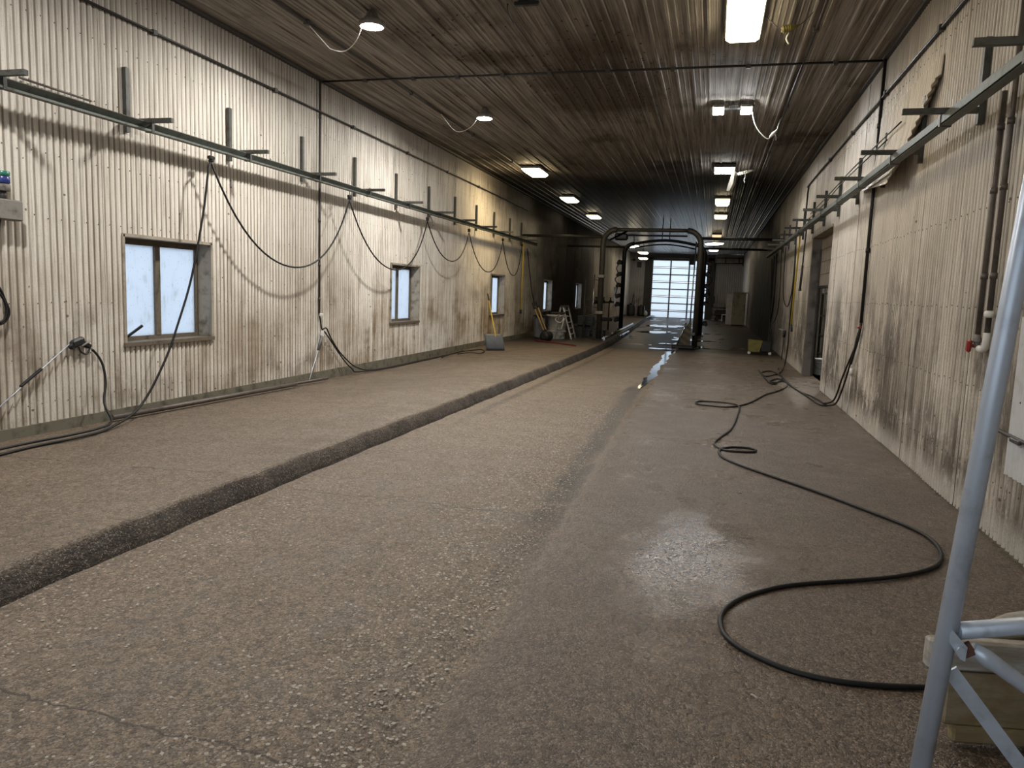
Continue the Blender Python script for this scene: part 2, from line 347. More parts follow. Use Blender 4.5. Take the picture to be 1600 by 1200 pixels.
# ------------------------------------------------------------------ mesh helpers
ORG = {}
class MB:
    def __init__(s): s.v, s.f, s.s = [], [], []
    def add(s, vs, fs, sm=False):
        o = len(s.v); s.v += [Vector(v) for v in vs]
        s.f += [tuple(i + o for i in f) for f in fs]; s.s += [sm] * len(fs); return s
    def bx(s, x0, x1, y0, y1, z0, z1):
        vs = [(x, y, z) for x in (x0, x1) for y in (y0, y1) for z in (z0, z1)]
        return s.add(vs, [(0, 1, 3, 2), (4, 6, 7, 5), (0, 4, 5, 1), (2, 3, 7, 6), (0, 2, 6, 4), (1, 5, 7, 3)])
    def obox(s, c, size, R=None, bev=0.0):
        c = Vector(c); R = R or Matrix.Identity(3); h = [q / 2 for q in size]
        if bev <= 0:
            vs = [c + R @ Vector((x * h[0], y * h[1], z * h[2])) for x in (-1, 1) for y in (-1, 1) for z in (-1, 1)]
            return s.add(vs, [(0, 1, 3, 2), (4, 6, 7, 5), (0, 4, 5, 1), (2, 3, 7, 6), (0, 2, 6, 4), (1, 5, 7, 3)])
        b = bev; ring = [(-h[0] + b, -h[1]), (h[0] - b, -h[1]), (h[0], -h[1] + b), (h[0], h[1] - b), (h[0] - b, h[1]), (-h[0] + b, h[1]), (-h[0], h[1] - b), (-h[0], -h[1] + b)]
        vs = []; fs = []
        for z, k in ((-h[2], b), (-h[2] + b, 0), (h[2] - b, 0), (h[2], b)):
            for x, y in ring:
                vs.append(c + R @ Vector((x - math.copysign(min(k, abs(x)), x), y - math.copysign(min(k, abs(y)), y), z)))
        for L in range(3):
            for i in range(8):
                j = (i + 1) % 8; fs.append((L * 8 + i, L * 8 + j, L * 8 + 8 + j, L * 8 + 8 + i))
        fs.append(tuple(range(7, -1, -1))); fs.append(tuple(range(24, 32)))
        return s.add(vs, fs)
    def tube(s, pts, r, n=8, caps=True, flat=1.0):
        pts = [Vector(p) for p in pts]; m = len(pts)
        rs = r if isinstance(r, (list, tuple)) else [r] * m
        T = [(pts[min(i + 1, m - 1)] - pts[max(i - 1, 0)]).normalized() for i in range(m)]
        a = Vector((0, 0, 1)) if abs(T[0].z) < 0.9 else Vector((1, 0, 0))
        N = T[0].cross(a).normalized(); vs = []
        for i in range(m):
            N = (N - T[i] * N.dot(T[i])).normalized(); B = T[i].cross(N)
            for k in range(n):
                t = 2 * math.pi * k / n
                vs.append(pts[i] + (N * math.cos(t) * flat + B * math.sin(t)) * rs[i])
        fs = [(i * n + k, i * n + (k + 1) % n, (i + 1) * n + (k + 1) % n, (i + 1) * n + k) for i in range(m - 1) for k in range(n)]
        s.add(vs, fs, True)
        if caps:
            o = len(s.v) - len(vs)
            s.f += [tuple(o + k for k in range(n - 1, -1, -1)), tuple(o + (m - 1) * n + k for k in range(n))]; s.s += [False, False]
        return s
    def bar(s, p0, p1, wd, hd, up=(0, 0, 1)):
        p0, p1 = Vector(p0), Vector(p1); t = (p1 - p0).normalized(); up = Vector(up)
        a = t.cross(up).normalized(); b = a.cross(t)
        R = Matrix((t, a, b)).transposed()
        return s.obox((p0 + p1) / 2, ((p1 - p0).length, wd, hd), R)
    def lathe(s, prof, c, n=20, R=None, caps=True):
        c = Vector(c); R = R or Matrix.Identity(3); vs = []
        for r, z in prof:
            for k in range(n):
                t = 2 * math.pi * k / n; vs.append(c + R @ Vector((r * math.cos(t), r * math.sin(t), z)))
        m = len(prof)
        fs = [(i * n + k, i * n + (k + 1) % n, (i + 1) * n + (k + 1) % n, (i + 1) * n + k) for i in range(m - 1) for k in range(n)]
        o = len(s.v); s.add(vs, fs, True)
        if caps:
            s.f += [tuple(o + k for k in range(n - 1, -1, -1)), tuple(o + (m - 1) * n + k for k in range(n))]; s.s += [False, False]
        return s
    def prism(s, poly, a, b, ax='y'):
        def P(u, v, t): return {'y': (u, t, v), 'x': (t, u, v), 'z': (u, v, t)}[ax]
        n = len(poly); vs = [P(u, v, a) for u, v in poly] + [P(u, v, b) for u, v in poly]
        return s.add(vs, [tuple(range(n)), tuple(range(2 * n - 1, n - 1, -1))] + [(i, i + n, (i + 1) % n + n, (i + 1) % n) for i in range(n)])
    def build(s, name, mat, parent=None, loc=None, fix=True):
        o0 = ORG[parent.as_pointer()] if parent else Vector(loc if loc is not None else (0, 0, 0))
        me = bpy.data.meshes.new(name)
        me.from_pydata([tuple(v - o0) for v in s.v], [], s.f)
        me.polygons.foreach_set('use_smooth', s.s)
        me.materials.append(mat if not isinstance(mat, str) else M[mat])
        if fix:
            import bmesh
            bm = bmesh.new(); bm.from_mesh(me); bmesh.ops.recalc_face_normals(bm, faces=bm.faces); bm.to_mesh(me); bm.free()
        me.update()
        o = bpy.data.objects.new(name, me); C.objects.link(o)
        if parent: o.parent = parent
        else: o.location = o0
        ORG[o.as_pointer()] = o0
        return o

def tag(o, label=None, cat=None, group=None, kind=None):
    for k, v in (('label', label), ('category', cat), ('group', group), ('kind', kind)):
        if v: o[k] = v
    return o
def thing(name, label, cat, loc=(0, 0, 0), group=None, kind=None):
    o = bpy.data.objects.new(name, None); o.empty_display_size = 0.1; C.objects.link(o); o.location = loc
    ORG[o.as_pointer()] = Vector(loc); KEEP.append(o)
    return tag(o, label, cat, group, kind)
KEEP = []
def dup(o, loc=None, parent=None):
    c = o.copy(); C.objects.link(c)
    if parent: c.parent = parent
    if loc is not None: c.location = loc
    for ch in list(o.children): dup(ch, None, c)
    return c
def spline(pts, k=8):
    P = [Vector(p) for p in pts]; out = []
    for i in range(len(P) - 1):
        a, b, c, d = P[max(i - 1, 0)], P[i], P[i + 1], P[min(i + 2, len(P) - 1)]
        for j in range(k):
            t = j / k
            out.append(0.5 * ((2 * b) + (c - a) * t + (2 * a - 5 * b + 4 * c - d) * t * t + (3 * b - a - 3 * c + d) * t ** 3))
    return out + [P[-1]]
def Rz(a): return Matrix.Rotation(a, 3, 'Z')
def Rx(a): return Matrix.Rotation(a, 3, 'X')
def Ry(a): return Matrix.Rotation(a, 3, 'Y')
def align(d):
    return Vector((0, 0, 1)).rotation_difference(Vector(d).normalized()).to_matrix()

# ------------------------------------------------------------------ room shell
XL, XR, YN, YF, ZC = -6.18, 1.98, -1.6, 58.0, 4.78
PER, AMP = 0.0762, 0.0105
WIN = [(y, y + 1.49, 0.87, 2.05) for y in (6.88, 13.92, 20.86, 27.85, 34.75, 41.65, 48.55)]
DOOR = (14.6, 17.35, 0.0, 2.93)

def sheets(parent, xw, sgn, zb, holes, mat, y0, y1, per=PER, amp=AMP, count=12, seg=6, axis='y', zt=ZC):
    """corrugated sheets side by side, each its own mesh, with openings cut"""
    wd = per * count; n = math.ceil((y1 - y0) / wd)
    for i in range(n):
        a = y0 + i * wd; b = min(a + wd + 0.02, y1)
        us = [a + k * per / seg for k in range(int((b - a) / (per / seg)) + 1)]
        for h in holes:
            us += [e for e in (h[0], h[1]) if a < e < b]
        us = sorted(set(round(u, 5) for u in us))
        lift = random.uniform(-0.0015, 0.0015) + (0.002 if i % 2 else 0); tilt = random.uniform(-0.003, 0.003)
        zbb = zb + random.uniform(-0.006, 0.006)
        m = MB(); runs = {}
        def vert(u, z):
            d = amp * math.cos(2 * math.pi * u / per) + lift + tilt * (z - 2.4) / 2.4
            return (xw + sgn * d, u, z) if axis == 'y' else (u, xw + sgn * d, z)
        vi = {}
        def V(u, z):
            k = (u, z)
            if k not in vi: vi[k] = len(m.v); m.v.append(Vector(vert(u, z)))
            return vi[k]
        for u, w_ in zip(us, us[1:]):
            mid = (u + w_) / 2; sp = [(zbb, zt)]
            for h in holes:
                if h[0] < mid < h[1]:
                    sp = [q for q in ((zbb, h[2]), (h[3], zt)) if q[1] - q[0] > 0.01]
            for z0, z1 in sp:
                m.f.append((V(u, z0), V(w_, z0), V(w_, z1), V(u, z1))); m.s.append(True)
        m.build('corrugated_sheet', mat, parent, fix=False)

wl = thing('wall_left', 'pale corrugated metal wall with a row of windows', 'wall', (XL, 20, 0), kind='structure')
sheets(wl, XL, 1, 0.165, WIN, 'wall_l', YN, YF)
wr = thing('wall_right', 'grime-streaked corrugated metal wall with a store doorway', 'wall', (XR, 20, 0), kind='structure')
sheets(wr, XR, -1, 0.015, [DOOR], 'wall_r', YN, YF)
DX = (-4.55, -0.52)
wf = thing('wall_far', 'grey ribbed wall around the glazed door', 'wall', (-2, YF, 0), kind='structure')
sheets(wf, YF, -1, 0.0, [(DX[0], DX[1], 0, 4.27)], 'wall_f', XL, XR, per=0.15, amp=0.012, count=6, seg=6, axis='x')
m = MB()
for x0, x1, z0, z1 in ((XL - 0.3, -4.6, -0.1, 5), (0.6, XR + 0.3, -0.1, 5), (-4.6, 0.6, 4.4, 5)): m.bx(x0, x1, YN - 0.1, YN, z0, z1)
tag(m.build('wall_near', 'wall_r'), 'grey end wall with an open bay door', 'wall', kind='structure')
# backing skins so daylight does not leak through the laps
m = MB()
segs = [YN] + [q for w_ in WIN for q in w_[:2]] + [YF]
for i in range(0, len(segs), 2): m.bx(XL - 0.24, XL - 0.03, segs[i], segs[i + 1], -0.1, ZC + 0.1)
for w_ in WIN:
    m.bx(XL - 0.24, XL - 0.03, w_[0], w_[1], -0.1, w_[2] - 0.03); m.bx(XL - 0.24, XL - 0.03, w_[0], w_[1], w_[3] + 0.03, ZC + 0.1)
m.build('stud_core', 'inside', wl)
m = MB()
m.bx(XR + 0.03, XR + 0.24, YN, DOOR[0] - .17, -0.1, ZC + 0.1); m.bx(XR + 0.03, XR + 0.24, DOOR[1] + .17, YF, -0.1, ZC + 0.1); m.bx(XR + 0.03, XR + 0.24, DOOR[0] - .17, DOOR[1] + .17, DOOR[3] + .06, ZC + 0.1)
m.build('stud_core', 'inside', wr)
# screw heads, far too many to pick apart
def screws(parent, xs, rows, y0, y1, skip):
    m = MB(); y = y0
    while y < y1:
        for z in rows:
            if any(h[0] - .02 < y < h[1] + .02 and h[2] < z < h[3] for h in skip): continue
            zz = z + random.uniform(-.012, .012); x = xs - math.copysign(AMP + .004, xs)
            r = 0.008
            m.add([(x, y - r, zz), (x, y, zz - r), (x, y + r, zz), (x, y, zz + r), (x - math.copysign(.007, xs), y, zz)], [(0, 1, 4), (1, 2, 4), (2, 3, 4), (3, 0, 4)])
        y += PER * 2
    tag(m.build('screw_heads', 'dark_steel', parent), kind='stuff')
screws(wl, XL, (0.36, 0.80, 1.32, 2.13, 2.72, 3.35, 3.95, 4.5), 3.05, 27, WIN)
screws(wr, XR, (0.4, 1.0, 1.6, 2.35, 3.35, 4.1), 4.0, 22, [DOOR])

# ceiling: ribbed liner panels, nine across, five lengths
ce = thing('ceiling', 'dark grimy ribbed metal ceiling', 'ceiling', (-2, 20, ZC), kind='structure')
def rib_profile(x0, x1):
    p = []; x = x0
    while x < x1 - 1e-4:
        for d, z in ((0.0, 0), (0.010, -0.020), (0.032, -0.020), (0.042, 0), (0.10, 0), (0.106, -0.005), (0.116, -0.005), (0.122, 0), (0.165, 0), (0.171, -0.005), (0.181, -0.005), (0.187, 0)):
            if x + d < x1: p.append((x + d, z))
        x += 0.2267
    p.append((x1, 0)); return p
for i in range(9):
    x0 = XL + i * 8.16 / 9; pr = rib_profile(x0, x0 + 8.16 / 9)
    for a, b in ((YN, 5.2), (5.2, 16.9), (16.9, 28.6), (28.6, 40.3), (40.3, YF)):
        dz = random.uniform(-0.004, 0.004)
        m = MB(); n = len(pr)
        m.v = [Vector((x, a, ZC + z + dz)) for x, z in pr] + [Vector((x, b + 0.02, ZC + z + dz + 0.002)) for x, z in pr]
        m.f = [(k, k + 1, k + 1 + n, k + n) for k in range(n - 1)]; m.s = [False] * (n - 1)
        m.build('liner_panel', 'ceil', ce, fix=False)
m = MB(); m.bx(XL - 0.3, XR + 0.3, YN - 0.1, YF + 0.3, ZC + 0.03, ZC + 0.15); m.build('roof_deck', 'inside', ce)
for nm, xx, s_ in (('trim_2', XL, 1), ('trim_3', XR, -1)):
    m = MB(); m.bx(min(xx, xx + s_ * 0.06), max(xx, xx + s_ * 0.06), YN, YF, ZC - 0.05, ZC - 0.005)
    tag(m.build(nm, 'conduit'), 'dark metal angle where ceiling meets wall', 'trim', kind='structure')

# floor: wheel lane and washed apron with a shallow gutter between
def lerp(tab, y):
    for (a, u), (b, v) in zip(tab, tab[1:]):
        if y <= b: return u + (v - u) * (max(y, a) - a) / (b - a)
    return tab[-1][1]
CURB = [(-2, -3.27), (5, -3.26), (12, -3.12), (19, -3.0), (24, -3.02), (30, -3.25), (45, -3.9), (58, -4.45)]
GUT = [(-2, -0.86), (2.3, -0.90), (5.5, -0.99), (8, -1.10), (14, -1.11), (58, -1.1)]
ys = [-1.6 + i * 0.6 for i in range(60)] + [34.5 + i * 2 for i in range(12)] + [58.3]
def floor_row(y):
    c, g = lerp(CURB, y), lerp(GUT, y) + 0.03 * math.sin(y * 1.7) + 0.02 * math.sin(y * 4.1)
    p = [(c - 0.06, -0.02), (c + 0.25, -0.008), (c + 0.55, -0.014), (c + 1.0, -0.004), (g - 0.5, -0.004), (g - 0.28, -0.012), (g - 0.12, -0.034), (g, -0.042), (g + 0.07, -0.026), (g + 0.16, 0.004), (g + 0.5, 0.0), (g + 1.3, 0.004), (g + 2.0, -0.002), (1.7, 0.0), (2.6, 0.0)]
    return [(x, y, z) for x, z in p]
m = MB(); rows = [floor_row(y) for y in ys]; n = len(rows[0])
m.v = [Vector(p) for r in rows for p in r]
m.f = [(i * n + k, i * n + k + 1, (i + 1) * n + k + 1, (i + 1) * n + k) for i in range(len(ys) - 1) for k in range(n - 1)]
m.s = [True] * len(m.f)
floor = tag(m.build('floor', 'lane', fix=False), 'brown exposed-aggregate concrete lane with a worn gutter', 'floor', kind='structure')
# raised walkway and its rounded kerb
WALKZ = [(-2, 0.085), (5, 0.075), (9.4, 0.035), (13, 0.005), (16, 0.01), (18.5, 0.035), (58, 0.045)]
def walk_row(y):
    c = lerp(CURB, y); zw = lerp(WALKZ, y)
    return [(XL - 0.02, y, zw), (-5.2, y, zw + 0.015), (-4.2, y, 0.11), (c - 0.10, y, 0.130)]
def curb_row(y):
    c = lerp(CURB, y); j = 0.008 * math.sin(y * 5.3) + 0.006 * math.sin(y * 11.7)
    return [(c - 0.10 + j * .3, y, 0.131), (c - 0.080 + j, y, 0.121), (c - 0.035 + j, y, 0.062), (c - 0.004 + j, y, 0.010), (c + 0.012 + j, y, -0.03)]
ys2 = [-1.6 + i * 0.15 for i in range(220)] + [31.4 + i * 2 for i in range(14)]
ys2 = [y for y in ys2 if y < 58] + [58.3]
for nm, fn, mt, lb in (('trim_1', walk_row, 'walk', 'raised brown concrete walkway along the window wall'), ('trim_4', curb_row, 'curb', 'dark worn concrete kerb between walkway and lane')):
    m = MB(); rows = [fn(y) for y in ys2]; n = len(rows[0])
    m.v = [Vector(p) for r in rows for p in r]
    m.f = [(i * n + k, i * n + k + 1, (i + 1) * n + k + 1, (i + 1) * n + k) for i in range(len(ys2) - 1) for k in range(n - 1)]
    m.s = [nm == 'trim_1'] * len(m.f)
    tag(m.build(nm, mt, fix=False), lb, 'floor', kind='structure')
m = MB(); m.bx(XL - 0.24, XL + 0.022, YN, YF, -0.1, 0.172)
tag(m.build('baseboard_left', 'base'), 'mossy concrete footing below the sheets', 'baseboard', kind='structure')
m = MB(); m.bx(XR, XR + 0.24, YN, DOOR[0] - .17, -0.1, 0.03); m.bx(XR, XR + 0.24, DOOR[1] + .17, YF, -0.1, 0.03)
tag(m.build('baseboard_right', 'base'), 'thin footing below the streaked sheets', 'baseboard', kind='structure')
m = MB(); m.bx(-70, 60, -60, 140, -0.3, -0.12)
tag(m.build('ground', 'ground'), 'unseen pale yard outside, brightened to bounce daylight into the panes', 'ground', kind='structure')
# loose stones worn out of the wheel lane
m = MB(); rnd = random.Random(3)
for i in range(2600):
    y = 1.8 + rnd.random() ** 1.4 * 9; g_ = lerp(GUT, y)
    x = g_ - 0.04 - abs(rnd.gauss(0, 0.42)) if rnd.random() < 0.72 else rnd.uniform(lerp(CURB, y) + 0.15, g_ - 0.1)
    if x < lerp(CURB, y) + 0.05: continue
    dg = g_ - x; z = -0.004 if dg > 0.5 else (-0.004 - 0.036 * (1 - dg / 0.5) ** 1.6)
    r = rnd.uniform(0.003, 0.0085); a = rnd.uniform(0, 6.28); e = rnd.uniform(1.0, 1.7)
    q = [Vector((math.cos(a + k * math.pi / 2) * r * (e if k % 2 == 0 else 1), math.sin(a + k * math.pi / 2) * r * (e if k % 2 == 0 else 1), 0)) + Vector((x, y, z)) for k in range(4)]
    m.add(q + [Vector((x, y, z + r * 0.55))], [(0, 1, 4), (1, 2, 4), (2, 3, 4), (3, 0, 4)], True)
tag(m.build('pebbles', 'stone', floor), kind='stuff')

# water: stream in the gutter, puddles on the washed slab
def blob(cx, cy, rx, ry, z, seed, mb):
    r_ = random.Random(seed); ph = [r_.uniform(0, 6.28) for _ in range(4)]
    pts = []
    for k in range(28):
        t = k / 28 * 2 * math.pi
        q = 1 + 0.22 * math.sin(2 * t + ph[0]) + 0.16 * math.sin(3 * t + ph[1]) + 0.10 * math.sin(5 * t + ph[2]) + 0.06 * math.sin(9 * t + ph[3])
        pts.append((cx + rx * q * math.cos(t), cy + ry * q * math.sin(t), z))
    mb.add(pts, [tuple(range(28))])
m = MB(); L_, R_ = [], []
for i in range(72):
    y = 13.3 + i * 0.137; g_ = lerp(GUT, y) + 0.03 * math.sin(y * 1.7) + 0.02 * math.sin(y * 4.1)
    wd = min(0.085, 0.012 + (y - 13.3) * 0.045) * (1 + 0.16 * math.sin(y * 9.3) + 0.14 * math.sin(y * 3.7 + 1) + 0.1 * math.sin(y * 23)) + max(0, y - 20) * 0.012
    L_.append((g_ - 0.02 - wd, y, -0.026)); R_.append((g_ - 0.005 + wd * 0.75, y, -0.026))
m.add(L_ + R_, [(i, i + 72, i + 73, i + 1) for i in range(71)])
tag(m.build('water_stream', 'water'), 'bright ribbon of water running in the floor gutter', 'water', kind='stuff')
m = MB()
for i, (px, py, rx, ry) in enumerate(((1023, 519, 0.75, 0.9), (1040, 510, 0.8, 1.6), (1056, 531, 0.14, 0.35), (1039, 537, 0.16, 0.35), (1030, 545, 0.30, 0.3), (1074, 544, 0.22, 0.35), (1093, 543, 0.16, 0.5), (1094, 533, 0.45, 0.45), (1120, 546, 0.5, 0.25))):
    p = FL(px, py); blob(p.x, p.y, rx, ry, 0.0065, i, m)
tag(m.build('puddles', 'water'), 'shallow puddles on the dark washed concrete', 'water', kind='stuff')

# windows
for i, (y0, y1, z0, z1) in enumerate(WIN):
    o = thing('window_%d' % (i + 1), 'two-pane window with a deep dirty lining', 'window', (XL - 0.2, (y0 + y1) / 2, z0), kind='structure')
    xo = XL - 0.235; t = 0.022
    m = MB(); m.bx(xo, XL + 0.028, y0 - 0.012, y0 + t, z0, z1); m.bx(xo, XL + 0.028, y1 - t, y1 + 0.012, z0, z1); m.bx(xo, XL + 0.028, y0, y1, z1 - t, z1 + 0.012)
    m.build('lining', 'reveal', o)
    m = MB(); m.bx(xo, XL + 0.04, y0 - 0.02, y1 + 0.02, z0 - 0.03, z0 + 0.012); m.build('sill', 'frame', o)
    a, b, c, d = y0 + t, y1 - t, z0 + 0.012, z1 - t; f = 0.045; xm = XL - 0.20; ym = (a + b) / 2
    m = MB(); m.bx(xm - .03, xm + .03, a, a + f, c, d); m.bx(xm - .03, xm + .03, b - f, b, c, d)
    m.bx(xm - .03, xm + .03, a + f, b - f, c, c + f); m.bx(xm - .03, xm + .03, a + f, b - f, d - f * 1.5, d)
    m.build('window_frame', 'frame', o)
    m = MB(); m.bx(xm - .025, xm + .035, ym - .04, ym + .04, c + f, d - f * 1.5); m.build('mullion', 'frame', o)
    for q0, q1 in ((a + f, ym - .04), (ym + .04, b - f)):
        m = MB(); m.bx(xm - .004, xm + .004, q0 - .01, q1 + .01, c + f - .01, d - f * 1.5 + .01); m.build('pane', 'pane', o)
m = MB(); p = WX(208, 512, XL - .05); m.bar(p + Vector((-.06, -.08, -.13)), p + Vector((.02, .12, .02)), .025, .025)
m2 = m.build('stick', 'black', None, loc=(XL - .1, p.y, 0.9)); tag(m2, 'short dark stick lying on the nearest window sill', 'stick')

# far glazed sectional door
d1 = thing('door_1', 'glazed sectional bay door letting in daylight', 'door', (-2.87, YF, 0), kind='structure')
nx, nz = 3, 8; wx = (DX[1] - DX[0]) / nx; hz = 4.27 / nz
for j in range(nz):
    for i in range(nx):
        m = MB(); x0 = DX[0] + i * wx; z0 = j * hz
        m.bx(x0 + .03, x0 + wx - .03, YF + .016, YF + .024, z0 + .03, z0 + hz - .03); m.build('pane', 'door_pane', d1)
for i in range(nx + 1):
    m = MB(); x = DX[0] + i * wx; m.bx(x - .045, x + .045, YF, YF + .05, 0, 4.27); m.build('stile', 'frame', d1)
for j in range(nz + 1):
    m = MB(); z = j * hz
    if j in (1, 3, 5, 7): m.bx(DX[0], DX[1], YF - .005, YF + .045, z - .075, z - .03); m.bx(DX[0], DX[1], YF - .005, YF + .045, z + .02, z + .055)
    else: m.bx(DX[0], DX[1], YF - .005, YF + .045, max(z - .035, 0.0), z + .03)
    m.build('rail', 'frame', d1)
m = MB(); m.bx(DX[0] - 0.55, DX[0] - 0.02, YF - .12, YF - .02, 0, 4.5); m.bx(DX[1] + 0.02, DX[1] + 0.45, YF - .12, YF - .02, 0, 4.5)
m.bx(DX[0] - 0.55, DX[1] + 0.45, YF - .12, YF - .02, 4.3, 4.72)
tag(m.build('trim_5', 'dark_steel'), 'dark steel surround of the glazed bay door', 'trim', kind='structure')
o = thing('door_opener', 'dark motor and drum shaft above the glazed bay door', 'door opener', (-1.6, YF - .5, 4.3))
m = MB(); m.bx(-1.9, -1.5, YF - .5, YF - .14, 3.95, 4.6); m.build('motor', 'black', o)
m = MB(); m.tube([(-4.9, YF - .25, 4.45), (-0.8, YF - .25, 4.45)], .05, 8); m.build('shaft', 'dark_steel', o)

# store doorway in the streaked wall: lined opening, half-open boarded overhead door, store behind
d2 = thing('door_2', 'boarded overhead door half raised in the store doorway', 'door', (2.3, 16, 0), kind='structure')
XD = 2.15
for z0, z1 in ((1.93, 2.16), (2.17, 2.42), (2.43, 2.68), (2.69, 2.95)):
    m = MB(); m.bx(XD, XD + .05, DOOR[0] - .1, DOOR[1] - .02, z0, z1); m.build('panel', 'door_plank', d2)
m = MB(); m.bx(XD - .02, XD + .07, DOOR[0] - .1, DOOR[1] - .02, 1.88, 1.93); m.build('bottom_seal', 'black', d2)
tr = thing('trim_6', 'stained concrete lining of the store doorway', 'trim', (2.2, 16, 0), kind='structure')
m = MB(); m.bx(XR - .012, XD + .03, DOOR[1], DOOR[1] + .16, 0, DOOR[3]); m.bx(XR + .02, XD + .03, DOOR[0] - .16, DOOR[0], 0, DOOR[3]); m.build('jamb', 'jamb', tr)
m = MB(); m.bx(XR - .03, XD + .03, DOOR[0] - .02, DOOR[1] + .16, DOOR[3], DOOR[3] + .05); m.build('head', 'reveal', tr)
m = MB(); m.bx(XD - .03, XD, DOOR[1] - .06, DOOR[1] - .01, 0, 2.7); m.build('door_track', 'dark_steel', tr)
st = thing('wall_back', 'dim store room behind the doorway', 'wall', (4, 17, 0), kind='structure')
m = MB(); m.bx(5.2, 5.3, 13, 22, 0, 3.2); m.bx(2.225, 5.3, 12.9, 13, 0, 3.2); m.bx(2.225, 5.3, 22, 22.1, 0, 3.2); m.bx(2.225, 5.3, 13, 22, 3.2, 3.3); m.build('store_shell', 'inside', st)
m = MB(); m.bx(2.2, 5.3, 13, 22, -0.1, 0.0); tag(m.build('floor', 'jamb'), 'bare store floor', 'floor', kind='structure')
o = thing('storage_rack', 'steel storage rack seen through the store doorway', 'rack', (3.2, 19.4, 0))
for x in (2.52, 3.75):
    for y in (18.9, 19.6):
        m = MB(); m.bx(x, x + .05, y, y + .05, 0, 2.1); m.build('post', 'dark_steel', o)
for z in (0.35, 0.78, 1.25, 1.78):
    m = MB(); m.bx(2.52, 3.80, 18.9, 19.65, z, z + .035); m.build('shelf', 'grey_box', o)
for lab, mt, x, z, a, b, c in (('beige carton on the lowest rack shelf', 'cab_beige', 2.85, .386, .4, .4, .32), ('dark carton on the second rack shelf', 'black', 2.87, .816, .5, .4, .3), ('grey tool case on the third rack shelf', 'grey_plastic', 2.86, 1.286, .45, .35, .35), ('red and white jug on the top rack shelf', 'red', 2.75, 1.816, .22, .2, .28)):
    m = MB(); m.obox((x, 19.2, z + c / 2), (a, b, c), None, .02)
    if 'jug' in lab: m.lathe([(.05, 0), (.05, .06), (.03, .07)], (x, 19.2, z + c), 12)
    else: m.obox((x, 19.2, z + c - .03), (a + .012, b + .012, .05), None, .01)
    tag(m.build('jug' if 'jug' in lab else ('tool_case' if 'case' in lab else 'carton'), mt, None, loc=(x, 19.2, z)), lab, 'jug' if 'jug' in lab else 'box')
o = thing('tube_lamp', 'bare tube lamp lighting the store behind the doorway', 'lamp', (2.8, 17.9, 3.1))
m = MB(); m.bx(2.7, 2.9, 17.6, 18.9, 3.13, 3.195); m.build('batten', 'white', o)
m = MB(); m.tube([(2.8, 17.65, 3.1), (2.8, 18.85, 3.1)], .02, 10); m.build('tube', 'tube', o)
o = thing('bucket', 'white plastic bucket standing in the store doorway', 'bucket', (2.38, 17.85, 0))
B = Vector((2.385, 17.85, 0.0))
m = MB(); m.lathe([(.125, .0), (.15, .33), (.162, .33), (.162, .355), (.152, .355), (.14, .34), (.115, .02)], B, 22, caps=False); m.lathe([(.0, .01), (.125, .01)], B, 22, caps=False); bod = m.build('body', 'bucket', o)
m = MB(); m.lathe([(.158, .27), (.166, .27), (.166, .285), (.158, .285)], B, 22, caps=False); m.build('rim_band', 'bucket', bod)
m = MB(); m.tube([B + Vector((-.16 * math.cos(t), -.16 * math.sin(t) * .35 - .1, .30 - .17 * math.sin(t))) for t in [k * math.pi / 12 for k in range(13)]], .004, 6); m.build('wire_handle', 'dark_steel', bod)

# ------------------------------------------------------------------ hose rails with brackets
def hose_rail(name, label, s_, xw, ys_, zarm, y0, y1, zr):
    o = thing(name, label, 'rail', (xw, y0, 0))
    xa = xw + s_ * 0.30; xb = xa - s_ * 0.075
    lo, hi = min(xa, xb), max(xa, xb)
    m = MB(); m.prism([(lo, zr), (hi, zr), (hi, zr + .02), (hi - .02, zr + .02), (hi - .02, zr + .012), (lo + .02, zr + .012), (lo + .02, zr + .02), (lo, zr + .02), (lo, zr + .083), (lo + .008, zr + .092), (hi - .008, zr + .092), (hi, zr + .083), (hi, zr)][:-1], y0, y1, 'y')
    m.build('rail_beam', 'steel', o)
    for y in ys_:
        m = MB(); m.bx(min(xw + s_ * .01, xw + s_ * .055), max(xw + s_ * .01, xw + s_ * .055), y - .028, y + .028, zarm - .11, zarm + .55); m.build('bracket_post', 'bracket', o)
        m = MB(); e = xw + s_ * 0.60; a = xw + s_ * .05; q = zarm + .0
        m.bx(min(a, e), max(a, e), y - .022, y + .022, q - .022, q + .022)
        m.bx(min(e, e + s_ * .001), max(e, e + s_ * .001), y - .016, y + .016, q - .016, q + .016)
        m.build('bracket_arm', 'bracket', o)
        m = MB(); m.bx(lo - .006, hi + .006, y + .05, y + .085, zr - .006, zr + .0005); m.bx(hi, hi + .006, y + .05, y + .085, zr, zarm + .01); m.bx(lo - .006, lo, y + .05, y + .085, zr, zarm + .01)
        m.build('clamp', 'dark_steel', o)
    return o
hose_rail('hose_rail', 'grey-green steel hose rail bracketed to the window wall', 1, XL, [3.47, 5.22, 6.97, 8.74, 10.53, 12.28, 14.05, 15.84, 17.57, 19.28, 20.94, 22.67, 24.12], 3.235, 2.2, 25.4, 3.135)
hose_rail('hose_rail', 'dark steel hose rail bracketed to the streaked doorway wall', -1, XR, [3.45, 5.20, 6.93, 8.72, 10.5, 12.25, 14.0, 15.75, 17.5, 19.25, 21, 22.8, 24.6, 26.4], 3.15, 2.2, 28.0, 3.045)

